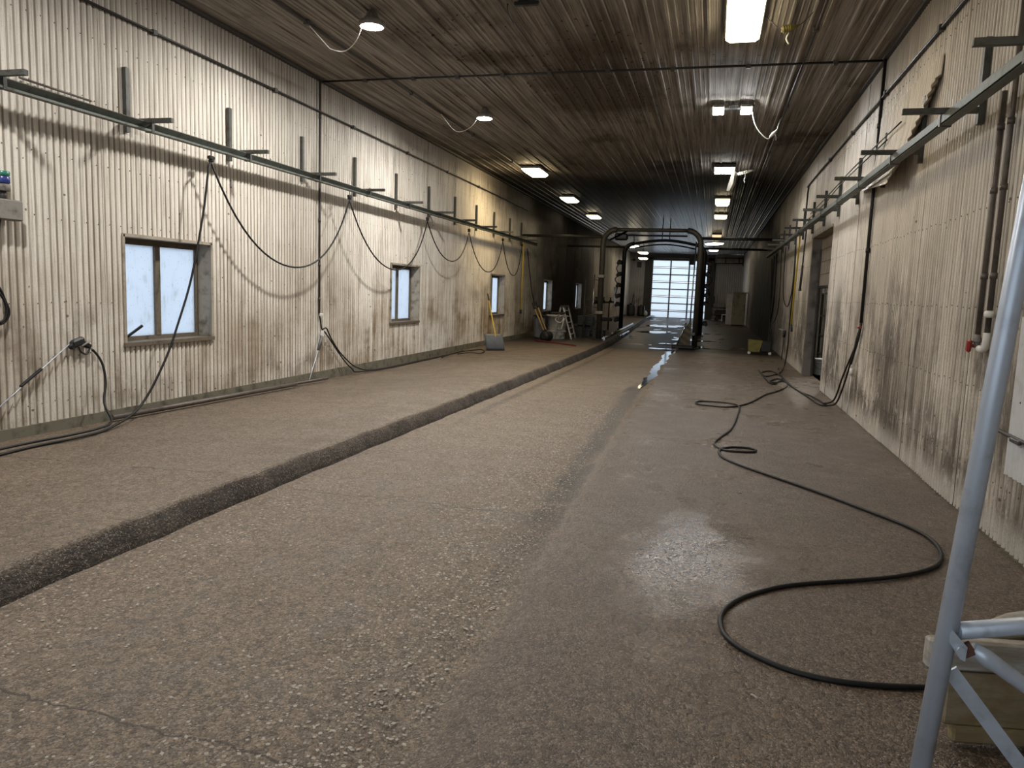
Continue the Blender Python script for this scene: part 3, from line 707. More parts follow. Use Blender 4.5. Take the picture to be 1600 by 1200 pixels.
XH = XL + 0.245
TR = [(8.08, 3.0), (11.67, 3.0), (15.23, 3.0), (18.05, 3.0), (21.16, 3.0), (23.4, 3.0)]
def trolley(x, y, label, grp, zr=3.135):
    o = thing('hose_trolley', label, 'trolley', (x, y, zr - .12), grp)
    m = MB(); m.tube([(x, y, zr - .002), (x, y, zr - .07)], .006, 6); m.build('stem', 'dark_steel', o)
    m = MB(); m.obox((x, y, zr - .085), (.05, .10, .045), None, .01); m.tube([(x - .03, y, zr - .12), (x + .03, y, zr - .12)], .02, 8); m.build('saddle', 'black', o)
    return o
nth = ['first', 'second', 'third', 'fourth', 'fifth', 'last']
for i, (y, z) in enumerate(TR):
    trolley(XH, y, 'black hose trolley under the window-wall rail, %s one from the open end' % nth[i], 'trolleys on the window wall rail')
SAG = [1.82, 1.91, 2.22, 2.07, 2.05]
pts = []
for (a, b, s_) in zip(TR, TR[1:], SAG):
    for k in range(25):
        t = k / 24 * 2 - 1; zz = s_ + (2.985 - s_) * (0.75 * t * t + 0.25 * t ** 4)
        pts.append((XH + 0.05 * (1 - t * t), a[0] + (b[0] - a[0]) * k / 24, zz))
m = MB(); m.tube(pts, .0125, 8); tag(m.build('festoon_hose', 'hose'), 'black hose hanging in loops under the window-wall rail', 'hose')
# drop hose from the first trolley to the walkway
dp = [Vector((XH, 8.08, 2.985))]
for px, py in ((326, 262), (318, 330), (300, 430), (280, 500), (257, 565)): dp.append(WX(px, py, XH + .04))
dp += [Vector((-5.90, 6.78, .22)), Vector((-5.72, 6.15, .10)), Vector((-5.62, 5.65, .10)), Vector((-5.66, 5.25, .095)), Vector((-5.62, 4.8, .097)), Vector((-5.5, 4.0, .10)), Vector((-5.3, 2.6, .10))]
m = MB(); m.tube(spline(dp, 8), .0135, 8); tag(m.build('drop_hose', 'hose'), 'long black hose dropping from the rail past the nearest window to the walkway', 'hose')

# ------------------------------------------------------------------ spray lances hung on the window wall
X0 = XL + .05
g0, g1 = WX(108, 538, X0), WX(36, 603, X0)
o = thing('spray_lance', 'pressure lance with a black gun grip hung below the nearest window', 'spray lance', WX(120, 535, X0))
dirv = (g1 - g0).normalized()
m = MB(); m.tube([g0, g1 + dirv * .55], .006, 8); m.build('wand_tube', 'galv', o)
a, b = WX(65, 576, X0), WX(32, 604, X0)
m = MB(); k = 18
m.tube([a.lerp(b, i / (2 * k)) for i in range(2 * k + 1)], [.0165 if i % 2 else .013 for i in range(2 * k + 1)], 10); m.build('grip_sleeve', 'black', o)
gb = WX(121, 535, X0)
aim = (WX(112, 541, X0) - WX(140, 530, X0)).normalized()
def yz(a): return Rx(math.atan2(a.z, a.y))
m = MB(); m.obox(gb, (.06, .17, .085), yz(-aim), .02); m.obox(gb + Vector((0, .085, -.02)), (.055, .14, .06), yz(Vector((0, .9, -.45))), .015)
m.obox(gb + Vector((0, -.06, -.02)), (.045, .10, .06), yz(Vector((0, .75, .66))), .012); gun = m.build('gun_body', 'black', o)
q = gb + Vector((.01, .05, -.04))
m = MB(); m.tube(spline([q + Vector((0, -.05, -.0)), q + Vector((0, -.02, -.055)), q + Vector((0, .05, -.085)), q + Vector((0, .085, -.04)), q + Vector((0, .11, .01))], 5), .010, 6); m.build('trigger_guard', 'black', gun)
m = MB(); m.tube([q + Vector((.02, -.03, .0)), q + Vector((.02, .09, .055))], .011, 8); m.build('trigger', 'grey_box', gun)
m = MB(); m.tube([gb + Vector((0, .12, -.035)), WX(145, 546, X0)], .012, 10); m.build('coupling', 'galv', gun)
hp = [WX(144, 546, X0), WX(153, 556, X0 + .03), WX(161, 572, X0 + .06), WX(165, 598, X0 + .10), WX(163, 630, X0 + .17)]
hp += [Vector((-5.82, 6.28, .14)), Vector((-5.70, 6.0, .125)), Vector((-5.66, 5.6, .128)), Vector((-5.70, 5.2, .125)), Vector((-5.67, 4.7, .128)), Vector((-5.55, 3.8, .128)), Vector((-5.42, 2.6, .128))]
m = MB(); m.tube(spline(hp, 7), .0125, 8); tag(m.build('lance_hose', 'hose'), 'black hose curving down from the hung pressure lance to the walkway', 'hose')
# coil at the edge of the picture
m = MB(); m.tube(spline([WX(-30, 440, X0), WX(-4, 447, X0), WX(8, 470, X0), WX(14, 488, X0), WX(8, 502, X0), WX(-8, 508, X0), WX(-40, 505, X0), WX(-60, 470, X0), WX(-30, 440, X0)], 6), .012, 8)
m.tube(spline([WX(-20, 445, X0 + .02), WX(2, 462, X0 + .02), WX(10, 485, X0 + .02), WX(2, 503, X0 + .02), WX(-30, 500, X0 + .02)], 6), .010, 8)
tag(m.build('hose_coil', 'hose', None, loc=WX(-10, 480, X0)), 'small dark hose coil hung on the window wall above the lance', 'hose')
# second lance leaning where the vertical pipe ends
P0, P1, P2 = WX(504, 519, X0 + .02), WX(497, 547, X0 + .03), WX(482.5, 597, X0 + .10)
o = thing('spray_lance', 'pressure lance leaning on the wall where the vertical pipe ends', 'spray lance', P2)
m = MB(); m.tube([P1, P2], .008, 8); m.build('wand_tube', 'galv', o)
m = MB(); m.tube([P0 + (P1 - P0) * .22, P1], .022, 10); m.build('grip_sleeve', 'grey_plastic', o)
m = MB(); m.obox(P0 + (P1 - P0) * .1, (.05, .06, .10), None, .015); m.build('gun_body', 'white', o)
for lab, seq in (('upper of two black hoses trailing from the leaning lance along the wall foot', ((504, 515), (510, 513), (517, 528), (530, 549), (548, 568), (560, 575), (575, 578))), ('lower of two black hoses trailing from the leaning lance along the wall foot', ((507, 518), (516, 531), (527, 548), (540, 566), (550, 576), (560, 581)))):
    up = 'upper' in lab
    q = [WX(px, py, X0 + .03) for px, py in seq[:4]] + [WX(px, py, X0 + .09) for px, py in seq[4:]]
    q = [Vector((v.x, v.y, max(v.z, .05))) for v in q] + [Vector((XL + (.13 if up else .19), y, .026 if y < 17 else .045)) for y in (13.6, 15.2, 16.8, 18.2)]
    m = MB(); m.tube(spline(q, 7), .0115, 8); tag(m.build('trailing_hose', 'hose', None, loc=q[-1]), lab, 'hose')
hl = [FL(px, py, .065) for px, py in ((690, 559), (712, 551), (733, 548), (751, 546), (757, 549), (750, 552), (735, 551), (715, 553))]
m = MB(); m.tube(spline(hl, 6), .012, 8); tag(m.build('looped_hose', 'hose', None, loc=hl[0]), 'black hose end looped on the walkway beside the wide grey shovel', 'hose')
m = MB(); m.tube([FL(463, 599, .085), FL(512, 591, .085)], .022, 8); m.tube([Vector((XL + .12, 6.55, .115)), FL(463, 600, .09)], .03, 8)
tag(m.build('floor_pipe', 'pipe', None, loc=(XL + .12, 9, .1)), 'dirty pipe lying along the foot of the window wall', 'pipe')

# signal light and box at the edge of the picture
o = thing('signal_light', 'stacked green and blue signal light on a grey wall box', 'signal light', (XL + .1, 5.38, 2.05))
bx = XL + .10
m = MB(); m.obox((bx, 5.40, 2.145), (.12, .30, .18), None, .012); m.build('wall_box', 'grey_box', o)
m = MB(); m.tube([(bx, 5.40, 2.23), (bx, 5.40, 2.31)], .028, 12); m.build('stem', 'dark_steel', o)
for nm, mt, z0, z1 in (('base_module', 'grey_box', 2.305, 2.365), ('blue_lens', 'blue', 2.37, 2.43), ('green_lens', 'green', 2.435, 2.475)):
    m = MB(); m.lathe([(.055, z0), (.06, z0 + .005), (.06, z1 - .005), (.055, z1)], (bx, 5.40, 0), 18); m.build(nm, mt, o)
m = MB(); m.tube(spline([(bx, 5.36, 2.06), (bx + .01, 5.33, 1.98), (bx, 5.28, 1.95), (bx, 5.2, 2.0)], 5), .012, 6); m.build('cable', 'black', o)

# ------------------------------------------------------------------ pipes and conduits
def run(name, label, pts, r, mt, clips=(), cat='pipe', clipmat='dark_steel', couplers=()):
    o = thing(name, label, cat, pts[0])
    m = MB(); m.tube(pts, r, 8); m.build('tube', mt, o)
    for c in clips:
        m = MB(); m.obox(c, (r * 3.2 + .012, r * 3.2 + .012, r * 2.2 + .02) if abs((Vector(pts[1]) - Vector(pts[0])).z) < .1 else (r * 3.2, r * 3.4, .03), None, .004); m.build('clip', clipmat, o)
    for c in couplers:
        d = (Vector(pts[1]) - Vector(pts[0])).normalized() * .03
        m = MB(); m.tube([Vector(c) - d, Vector(c) + d], r * 1.35, 10); m.build('coupler', mt, o)
    return o
zc = ZC - .035
run('ceiling_conduit', 'dark conduit running the length of the ceiling above the windows side', [(-5.0, YN, zc), (-5.0, 33, zc)], .017, 'conduit', [(-5.0, y, zc) for y in (4.9, 8.67, 12, 15.3, 18.4, 22, 26)])
run('ceiling_conduit', 'dark conduit running the length of the ceiling above the hose-strewn side', [(0.95, YN, zc), (0.95, 33, zc)], .017, 'conduit', [(0.95, y, zc) for y in (5.5, 9.8, 13.5, 17.5, 22)])
run('cross_pipe', 'thin dark pipe crossing the ceiling from wall to wall', [(XL + .05, 11.1, zc - .012), (XR - .05, 11.1, zc - .012)], .016, 'black', [(x, 11.1, zc - .022) for x in (-5.4, -4.6, -3.9, -3.2, -2.5, -1.65, -0.75, 0.25, 1.35)])
run('conduit_run', 'dark conduit running high along the window wall', [(XL + .035, YN, 4.275), (XL + .035, 25, 4.275)], .016, 'black', [(XL + .03, y, 4.275) for y in (5, 7.4, 9.8, 12.2, 14.6, 17, 19.4)])
run('conduit_run', 'dark conduit high on the streaked wall, bending down before the doorway', spline([(XR - .035, YN, 4.25), (XR - .035, 10, 4.25), (XR - .035, 18.4, 4.25), (XR - .035, 18.9, 4.18), (XR - .035, 19.0, 3.9), (XR - .035, 19.05, 3.3)], 6), .018, 'black', [(XR - .03, y, 4.25) for y in (6, 8.4, 10.8, 13.2, 15.6)])
o = run('riser_pipe', 'thin dark vertical pipe on the window wall with a small white fitting', [(XL + .04, 11.05, ZC - .03), (XL + .04, 11.05, 1.12)], .015, 'conduit', [], couplers=[(XL + .04, 11.05, z) for z in (4.2, 2.6, 1.9, 1.35)])
m = MB(); m.obox((XL + .055, 11.09, 1.10), (.04, .09, .05), None, .01); m.build('fitting', 'white', o)
m = MB(); m.tube(spline([(XL + .04, 11.05, 1.12), (XL + .05, 11.07, 1.02), (XL + .05, 11.12, .86)], 5), .012, 8); m.build('hose_tail', 'hose', o)
o = run('riser_pipe', 'black vertical pipe on the streaked wall feeding the floor hose', [(XR - .04, 11.04, ZC - .03), (XR - .04, 11.04, 1.34)], .022, 'black', [], couplers=[(XR - .04, 11.04, z) for z in (3.9, 3.3, 2.3)])
m = MB(); m.obox((XR - .06, 11.0, 1.28), (.05, .07, .04), None, .01); m.build('valve_handle', 'red', o)
m = MB(); m.tube([(XR - .04, 11.04, 1.34), (XR - .05, 11.1, 1.12), (XR - .07, 11.35, .76)], .02, 8); m.build('lower_run', 'black', o)
m = MB(); m.tube([(XR - .06, 11.3, .70), (XR - .06, 11.3, .60)], .026, 10); m.tube([(XR - .06, 11.3, .60), (XR - .06, 11.35, .02)], .007, 6); m.build('drain_fitting', 'white', o)
# twin water pipes with the red-handled valve
XP = 1.925
o = thing('water_pipe', 'twin vertical water pipes ending in a red-handled valve', 'pipe', (XP, 6.2, 1.3))
for nm, a, b, zb_ in (('pipe', (1569, 150), (1529, 530), 0), ('pipe', (1600, 0), (1540, 522), 0)):
    A, Bv = WX(*a, XP), WX(*b, XP); y = (A.y + Bv.y) / 2
    y = 6.345 if a[0] == 1569 else 6.15
    m = MB(); m.tube([(XP, y, 3.15 if a[0] == 1569 else 4.21), (XP, y, Bv.z)], .019, 10); m.build(nm, 'pipe', o)
    for z in (2.9, 2.45, 1.83):
        m = MB(); m.tube([(XP, y, z - .022), (XP, y, z + .022)], .025, 10); m.build('coupler', 'pipe', o)
m = MB(); m.tube(spline([(XP, 6.15, 1.42), (XP, 6.15, 1.36), (XP, 6.17, 1.31), (XP, 6.22, 1.295), (XP, 6.28, 1.30)], 5), .026, 10); m.build('elbow', 'white', o); m = MB(); m.lathe([(.028, 1.53), (.036, 1.545), (.036, 1.565), (.028, 1.58)], (XP, 6.15, 0), 12); m.build('union', 'white', o)
m = MB(); m.lathe([(.026, 1.34), (.03, 1.35), (.03, 1.37), (.026, 1.38)], (XP, 6.345, 0), 12); m.tube([(XP, 6.345, 1.40), (XP, 6.345, 1.30)], .022, 10); vv = m.build('valve', 'grey_box', o)
m = MB(); m.obox((XP - .05, 6.35, 1.315), (.03, .06, .10), Rx(.3), .012); m.tube([(XP, 6.345, 1.315), (XP - .05, 6.35, 1.315)], .012, 8); m.build('valve_handle', 'red', vv)
# patched white sheet and rod at the picture edge
m = MB()
yy = [5.05 + k * PER / 6 for k in range(50)]
for z0, z1 in ((.50, 1.55),):
    for u, v in zip(yy, yy[1:]):
        f_ = lambda q: XR - .012 - AMP * math.cos(2 * math.pi * q / PER)
        m.add([(f_(u), u, z0), (f_(v), v, z0), (f_(v), v, z1), (f_(u), u, z1)], [(0, 1, 2, 3)], True)
m.build('clean_sheet_patch', 'sheet_white', wr, fix=False)
m = MB(); m.tube([(XR - .03, 5.85, .77), (XR - .04, 5.3, .77), (XR - .03, 4.9, .74)], .012, 6); m.obox((XR - .045, 5.45, .755), (.02, .16, .03), None, .006)
tag(m.build('wall_bar', 'dark_steel', None, loc=(XR - .03, 5.4, .76)), 'thin dark bar fixed low on the wall across the clean white patch', 'bar')

# sheet torn loose from the streaked wall, hanging out over the rail
m = MB(); cols = [8.25 + k * PER / 6 for k in range(int(3.75 / (PER / 6)))]; nv = 6
for y in cols:
    zb_ = 3.75 - (y - 8.25) / 0.95 * 0.85 if y < 9.2 else 2.90 + (y - 9.2) * 0.10
    for k in range(nv + 1):
        z = 3.98 + (zb_ - 3.98) * k / nv; d_ = 3.98 - z
        out = 0.024 + 0.15 * d_ * d_ * (1 - 0.22 * (y - 9.2))
        if k == nv: out += 0.05
        m.v.append(Vector((XR - out - AMP * math.cos(2 * math.pi * y / PER), y, z)))
m.f = [(i * (nv + 1) + k, i * (nv + 1) + k + 1, (i + 1) * (nv + 1) + k + 1, (i + 1) * (nv + 1) + k) for i in range(len(cols) - 1) for k in range(nv)]
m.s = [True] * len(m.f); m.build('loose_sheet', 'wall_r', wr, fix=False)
# control rods strung along the rail on the streaked wall
m = MB(); m.tube(spline([(XR - .09, 9.5, 3.62), (XR - .09, 12.4, 3.60), (XR - .09, 15.0, 3.52), (XR - .10, 17.5, 3.45)], 5), .009, 6); m.tube(spline([(XR - .09, 10.2, 3.56), (XR - .09, 13.4, 3.52), (XR - .09, 15.5, 3.42), (XR - .10, 18.5, 3.36)], 5), .009, 6)
tag(m.build('air_line', 'black', None, loc=(XR - .1, 13, 3.5)), 'pair of thin black lines strung along the brackets of the doorway wall', 'cable')
m = MB(); m.tube([WX(30, 121, X0), WX(142, 158, X0)], .011, 6); tag(m.build('wall_rod', 'pipe', None, loc=WX(80, 140, X0)), 'thin brown rod on the window wall just above the rail', 'rod')

# ------------------------------------------------------------------ hoses and tools on the doorway wall
XW = XR - .245
hl = [(1236, 515), ]
hang = [('long black hose hanging from the doorway-wall rail to the coil on the floor', [(1244, 371), (1243, 400), (1240, 444), (1234, 502), (1231, 540), (1227, 566)], XW, True),
        ('black hose hanging in a tall U beside the yellow pole', [(1228, 386), (1226, 410), (1224, 440), (1224, 462), (1226, 474), (1230, 479), (1234, 470), (1238, 450), (1241, 420), (1243, 385)], XW + .06, False),
        ('black hose sweeping from the rail into the hose bundle by the yellow bin', [(1222, 385), (1220, 420), (1219, 445), (1216, 480), (1211, 500), (1205, 506)], XW + .05, False)]
for lab, px, X, fl in hang:
    q = [WX(a, b, X) for a, b in px]
    if fl: q += [FL(1224, 575, .03), FL(1218, 583, .02)]
    m = MB(); m.tube(spline(q, 6), .014, 8); tag(m.build('hanging_hose', 'hose', None, loc=q[0]), lab, 'hose')
for k, (a, b, c) in enumerate((((1206, 405), (1204, 470), (1201, 545)), ((1210, 400), (1203, 490), (1199, 548)), ((1214, 396), (1209, 470), (1203, 505)))):
    q = [WX(*v, XW + .07 * k) for v in (a, b, c)]; m = MB(); m.tube(spline(q, 6), .022, 8)
    tag(m.build('hose_bundle', 'hose', None, loc=q[0]), ('straightest, hindmost', 'middle', 'shortest, foremost')[k] + ' of three thick dark hoses bundled at the far end of the rail', 'hose')
o = thing('extension_pole', 'yellow pole with a black tip hanging by the store doorway', 'pole', WX(1237, 512, XW))
m = MB(); m.tube([WX(1250, 368, XW + .03), WX(1236, 508, XW + .03)], .02, 8); m.build('shaft', 'yellow', o)
m = MB(); m.tube([WX(1236, 508, XW + .03), WX(1236.8, 517, XW + .03)], .026, 8); m.build('tip', 'black', o)
m = MB(); a, b, c = WX(1260, 358, XW + .1), WX(1254, 415, XW + .1), WX(1250, 451, XW + .1); m.tube([a, b], .016, 8); m.tube([b, c], .026, 8); m.tube([c - Vector((0, 0, .0)), c - Vector((0, 0, .05))], .034, 8)
tag(m.build('hanging_wand', 'dark_steel', None, loc=c), 'dark spray wand hanging between the yellow pole and the doorway', 'spray wand')
o = thing('spray_gun', 'spray gun on the wall with its black hose dropping to the floor coil', 'spray gun', WX(1225, 525, XR - .06))
m = MB(); m.tube([WX(1218, 514, XR - .06), WX(1226, 517, XR - .06)], .018, 8); m.build('nozzle', 'galv', o)
m = MB(); m.tube([WX(1226, 516, XR - .06), WX(1225, 527, XR - .06)], .035, 8); m.build('grip', 'black', o)
m = MB(); m.tube(spline([WX(1225, 526, XR - .06), WX(1223, 545, XR - .07), WX(1220, 566, XR - .12), FL(1216, 577, .02)], 6), .012, 8); m.build('supply_hose', 'hose', o)

# big floor hose
HP = [(1349, 490), (1342, 520), (1336, 556), (1327, 590)]
q = [Vector((XR - .05, 11.12, 1.20)), Vector((XR - .07, 11.3, .85)), Vector((XR - .09, 11.6, .45)), Vector((XR - .11, 12.0, .12)), Vector((XR - .16, 12.4, .02))]
q += [FL(*v, .013) for v in ((1280, 632), (1262, 620), (1240, 606), (1225, 596), (1210, 598), (1203, 596), (1215, 592), (1228, 596), (1229, 604), (1215, 611), (1195, 617), (1170, 630), (1140, 636), (1110, 634), (1092, 632), (1087, 629.5), (1094, 627), (1120, 628), (1145, 631), (1155, 636), (1152, 650), (1143, 670), (1126, 683), (1117, 691), (1120, 698), (1135, 704), (1160, 706), (1178, 706), (1180, 702.5), (1165, 699.5), (1140, 699), (1126, 702), (1124, 709), (1135, 718), (1165, 730), (1200, 742), (1250, 759), (1300, 777), (1350, 796), (1400, 815), (1440, 833), (1463, 851), (1471, 868), (1464, 883), (1440, 893), (1400, 901), (1350, 906), (1300, 909), (1250, 913), (1210, 919), (1165, 932), (1138, 947), (1126, 965), (1130, 988), (1150, 1008), (1190, 1030), (1240, 1049), (1300, 1063), (1370, 1071), (1450, 1074), (1540, 1072), (1640, 1060))]
m = MB(); m.tube(spline(q, 6), .013, 8)
tag(m.build('floor_hose', 'hose', None, loc=(1.2, 6, 0)), 'long black hose snaking over the floor from the wall to the timber block', 'hose')
q = [Vector((XR - .06, 11.2, 1.0)), Vector((XR - .10, 11.7, .55)), Vector((XR - .13, 12.1, .15)), Vector((XR - .2, 12.6, .02))] + [FL(*v, .012) for v in ((1290, 632), (1270, 620), (1245, 609), (1220, 588), (1205, 580), (1190, 582), (1197, 588), (1215, 585), (1222, 590), (1205, 600), (1185, 578))]
m = MB(); m.tube(spline(q, 6), .013, 8); tag(m.build('floor_hose', 'hose', None, loc=(1.5, 14, 0)), 'second black hose tangled on the floor before the store doorway', 'hose')

# ------------------------------------------------------------------ lamps
zl = ZC - .03
def ufo(px, py, label, cord):
    p = FL(px, py, 4.58); x, y = p.x, p.y
    o = thing('high_bay_lamp', label, 'lamp', (x, y, 4.58))
    R = .14
    m = MB(); m.lathe([(R, 4.585), (R + .012, 4.60), (R + .012, 4.64), (R * .8, 4.66), (R * .55, 4.70), (.06, 4.74), (.02, ZC)], (x, y, 0), 28); m.build('housing', 'grey_box', o)
    m = MB(); m.lathe([(.01, 4.568), (R * .6, 4.572), (R, 4.588)], (x, y, 0), 28, caps=False); m.add([(x + .01 * math.cos(k), y + .01 * math.sin(k), 4.568) for k in (0, 2, 4)], [(0, 1, 2)]); m.build('lens', 'ufo_lens', o)
    q = [Vector((x - R * .9, y, 4.60))] + [FL(a, b, 4.55) for a, b in cord] + [Vector((-5.0, y + .2, 4.74))]
    m = MB(); m.tube(spline(q, 6), .0065, 6); m.build('power_cord', 'cord', o)
ufo(581, 43, 'round white LED lamp with dangling cord, before the ceiling cross pipe', [(555, 66), (538, 80), (518, 77), (510, 70)])
ufo(757, 186, 'round white LED lamp with dangling cord, beyond the ceiling cross pipe', [(735, 199), (718, 206), (706, 200)])
# one more of the same row over the photographer
ufo_y = 3.6
p = Vector((-4.3, ufo_y, 4.58)); o = thing('high_bay_lamp', 'round white LED lamp over the bay entrance', 'lamp', p)
m = MB(); m.lathe([(.14, 4.585), (.152, 4.64), (.10, 4.70), (.02, ZC)], (p.x, p.y, 0), 24); m.build('housing', 'grey_box', o)
m = MB(); m.lathe([(.01, 4.57), (.14, 4.588)], (p.x, p.y, 0), 24, caps=False); m.build('lens', 'ufo_lens', o)

def box_lamp(x, y, label, mt='box_lens', ln=1.25, wd=.42, drop=.14, grp=None, rot=0.0):
    o = thing('box_lamp', label, 'lamp', (x, y, ZC - drop), grp)
    z1 = ZC - .032; R = Rz(rot); c = Vector((x, y, 0))
    if drop > .22:
        m = MB(); m.tube([(x, y - ln * .3, z1 + .02), (x, y - ln * .3, ZC - drop + .12)], .012, 6); m.tube([(x, y + ln * .3, z1 + .02), (x, y + ln * .3, ZC - drop + .12)], .012, 6); m.build('hanger', 'dark_steel', o)
        z1 = ZC - drop + .14; drop = .15
    m = MB(); m.obox((x, y, z1 - .03), (wd + .03, ln + .03, .065), R, .012); hs = m.build('housing', 'grey_box', o)
    h = drop - .05; ring = [(wd / 2, ln / 2, z1 - .055), (wd / 2, ln / 2, z1 - .04 - h * .45), (wd / 2 - .05, ln / 2 - .06, z1 - .04 - h)]
    vs = []; fs = []
    for a, b, z in ring: vs += [c + R @ Vector(q) for q in ((-a, -b, z), (a, -b, z), (a, b, z), (-a, b, z))]
    for L in range(2): fs += [(L * 4 + i, L * 4 + (i + 1) % 4, L * 4 + 4 + (i + 1) % 4, L * 4 + 4 + i) for i in range(4)]
    fs.append((8, 9, 10, 11)); m = MB(); m.add(vs, fs); m.build('diffuser', mt, o)
    for sx in (-1, 1):
        for ty in (-.35, .35):
            m = MB(); m.obox(c + R @ Vector((sx * (wd / 2 + .008), ty * ln, z1 - .05)), (.016, .03, .03), R, .003); m.build('latch', 'dark_steel', hs)
    return o
zd = ZC - .09
for i, (px, py) in enumerate(((836, 268), (890, 311), (928, 338))):
    p = FL(px, py, zd); box_lamp(p.x, p.y, ('nearest', 'middle', 'farthest')[i] + ' of three oblong warm ceiling lamps on the window side', ('box_amber', 'box_soft', 'box_soft')[i], ln=1.05, wd=.46)
box_lamp(0.13, 9.18, 'big oblong cream lamp cut by the top of the picture', ln=1.25, wd=.385)
box_lamp(0.13, 3.9, 'oblong cream lamp over the bay entrance, out of the picture', ln=1.25, wd=.40)
p = FL(1129, 314, zd); box_lamp(p.x, p.y, 'oblong amber lamp hanging just past the LED grid lamp', 'box_soft', ln=1.1, wd=.44, drop=.18)
p = FL(1126, 338, zd); box_lamp(p.x, p.y, 'oblong white lamp last before the wash portal', 'box_soft', ln=1.0, wd=.46)
p = FL(1120, 368, zd); box_lamp(p.x, p.y, 'dim brownish oblong lamp above the portal post', 'box_dim', ln=1.0, wd=.46)
for i, (px, py, Y) in enumerate(((1116, 381, 42), (1115, 391, 49), (990, 385, 41), (1005, 395, 48), (1005, 404, 54))):
    p = WY(px, py, Y)
    box_lamp(p.x, Y, ('tilted white lamp on the ceiling beyond the portal post', 'white lamp hanging nearest the glazed door, beyond the portal post', 'cream lamp hanging beyond the farther arch, nearest of its three', 'cream lamp hanging beyond the farther arch, second of its three', 'cream lamp hanging beyond the farther arch, last of its three')[i], 'box_far', ln=1.0, wd=.55, drop=ZC - p.z + .05, rot=.5 if i == 0 else 0)
# double LED flood
p = FL(1144, 175, 4.62); x, y = p.x, p.y
o = thing('flood_lamp', 'twin-headed white LED flood lamp with a looping cord', 'lamp', (x, y, 4.62))
m = MB(); m.obox((x, y, 4.70), (.12, .10, .05), None, .01); m.tube([(x, y, 4.70), (x, y, ZC)], .02, 8); m.obox((x, y, 4.675), (.44, .06, .03), None, .006); m.build('bracket', 'dark_steel', o)
for s_ in (-1, 1):
    m = MB(); m.obox((x + s_ * .22, y, 4.66), (.19, .24, .05), Rx(-.3), .012); hd = m.build('head', 'grey_box', o)
    m = MB(); m.obox(Vector((x + s_ * .22, y, 4.66)) + Rx(-.3) @ Vector((0, 0, -.028)), (.165, .21, .006), Rx(-.3)); m.build('lens', 'led_lens', hd)
q = [Vector((x + .30, y, 4.66))] + [WY(a, b, y) for a, b in ((1180, 195), (1190, 210), (1199, 217))]
e = WY(1203, 214, y)
m = MB(); m.tube(spline(q + [e], 6), .009, 6); m.build('power_cord', 'cord', o)
m = MB(); f_ = WY(1214, 203, y); m.tube([e, e.lerp(f_, .4), f_], [.02, .026, .012], 8); m.tube(spline([e.lerp(f_, .6), e.lerp(f_, .6) + Vector((.03, 0, -.06)), e.lerp(f_, .6) + Vector((.035, 0, -.12))], 4), .008, 6); m.build('plug', 'white', o)
m = MB(); m.tube(spline([f_, WY(1218, 190, y + .4), Vector((.95, y + 1.0, zc))], 5), .006, 6); m.build('feed_cord', 'cord', o)
# LED grid lamp with its cover hanging open
p = FL(1132, 266, 4.64); x, y = p.x, p.y
o = thing('grid_lamp', 'square LED grid lamp with its cream cover hanging open', 'lamp', (x, y, 4.64))
m = MB(); m.obox((x, y + .2, 4.71), (.5, .9, .09), None, .015); hs = m.build('housing', 'dark_steel', o)
for i in range(6):
    for j in range(5):
        m = MB(); xx, y2 = x - .20 + i * .08, y - .16 + j * .18; m.bx(xx - .028, xx + .028, y2 - .07, y2 + .07, 4.650, 4.664); m.build('led_cell', 'grid_lens', hs)
a = WY(1145, 266, y - .15); b = WY(1138, 287, y - .1); c = WY(1135, 298, y - .1); a2 = WY(1148, 268, y - .15)
m = MB(); dW = Vector((.06, .3, .02))
m.add([a, a2, a2 + dW, a + dW, b, b + Vector((.11, -.02, .02)), b + Vector((.11, -.02, .02)) + dW, b + dW, c, c + Vector((.07, 0, .0)), c + Vector((.07, 0, 0)) + dW, c + dW], [(0, 1, 5, 4), (4, 5, 9, 8), (3, 2, 6, 7), (7, 6, 10, 11), (0, 4, 7, 3), (4, 8, 11, 7), (1, 5, 6, 2), (5, 9, 10, 6), (0, 1, 2, 3), (8, 9, 10, 11)])
m.build('open_cover', 'cord', o)
# dangling connectors
def connector(px, py, Y, label, ends, mt='yellow_old'):
    c = WY(px, py, Y); o = thing('cable_connector', label, 'connector', c)
    d = (WY(px + 12, py - 3, Y) - c)
    m = MB(); m.tube([c - d, c - d * .3, c + d * .2, c + d * .6, c + d * 1.2], [.03, .036, .04, .026, .014], 10); m.build('plug_body', mt, o)
    for j in (-.7, -.4, -.1, .15):
        m = MB(); m.tube([c + d * j - d * .06, c + d * j + d * .06], .043, 10); m.build('ridge', mt, o)
    m = MB(); m.tube(spline([WY(*ends[0], Y)] + [WY(*e, Y) for e in ends[1]] + [c - d], 5), .006, 6); m.tube(spline([c + d * 1.2] + [WY(*e, Y) for e in ends[2]], 5), .006, 6); m.build('cord', 'conduit', o)
    m = MB(); t = WY(px - 1, py + 9, Y); m.tube(spline([t, t + Vector((-.02, 0, -.05)), t + Vector((.01, 0, -.11))], 4), .009, 6); m.tube([c, t], .003, 5); m.build('cap_tether', 'white', o)
connector(1233, 44, 9.3, 'yellowed ribbed cable connector dangling beside the big cream lamp', ((1190, 20), [(1205, 34), (1219, 46)], [(1258, 32), (1275, 14), (1285, 0)]))
connector(1165, 269, 19.5, 'pale cable connector dangling beside the LED grid lamp', ((1155, 268), [(1159, 269)], [(1174, 266), (1180, 258), (1186, 246)]), 'cord')
p = FL(823, 9, 4.72)
m = MB(); m.obox((p.x, p.y, 4.745), (.28, .06, .05), None, .008); m.tube(spline([p + Vector((-.22, 0, .03)), p + Vector((-.23, .1, -.03)), p + Vector((-.22, .3, -.08))], 4), .01, 6); m.tube([p, p + Vector((0, 0, .06))], .01, 6)
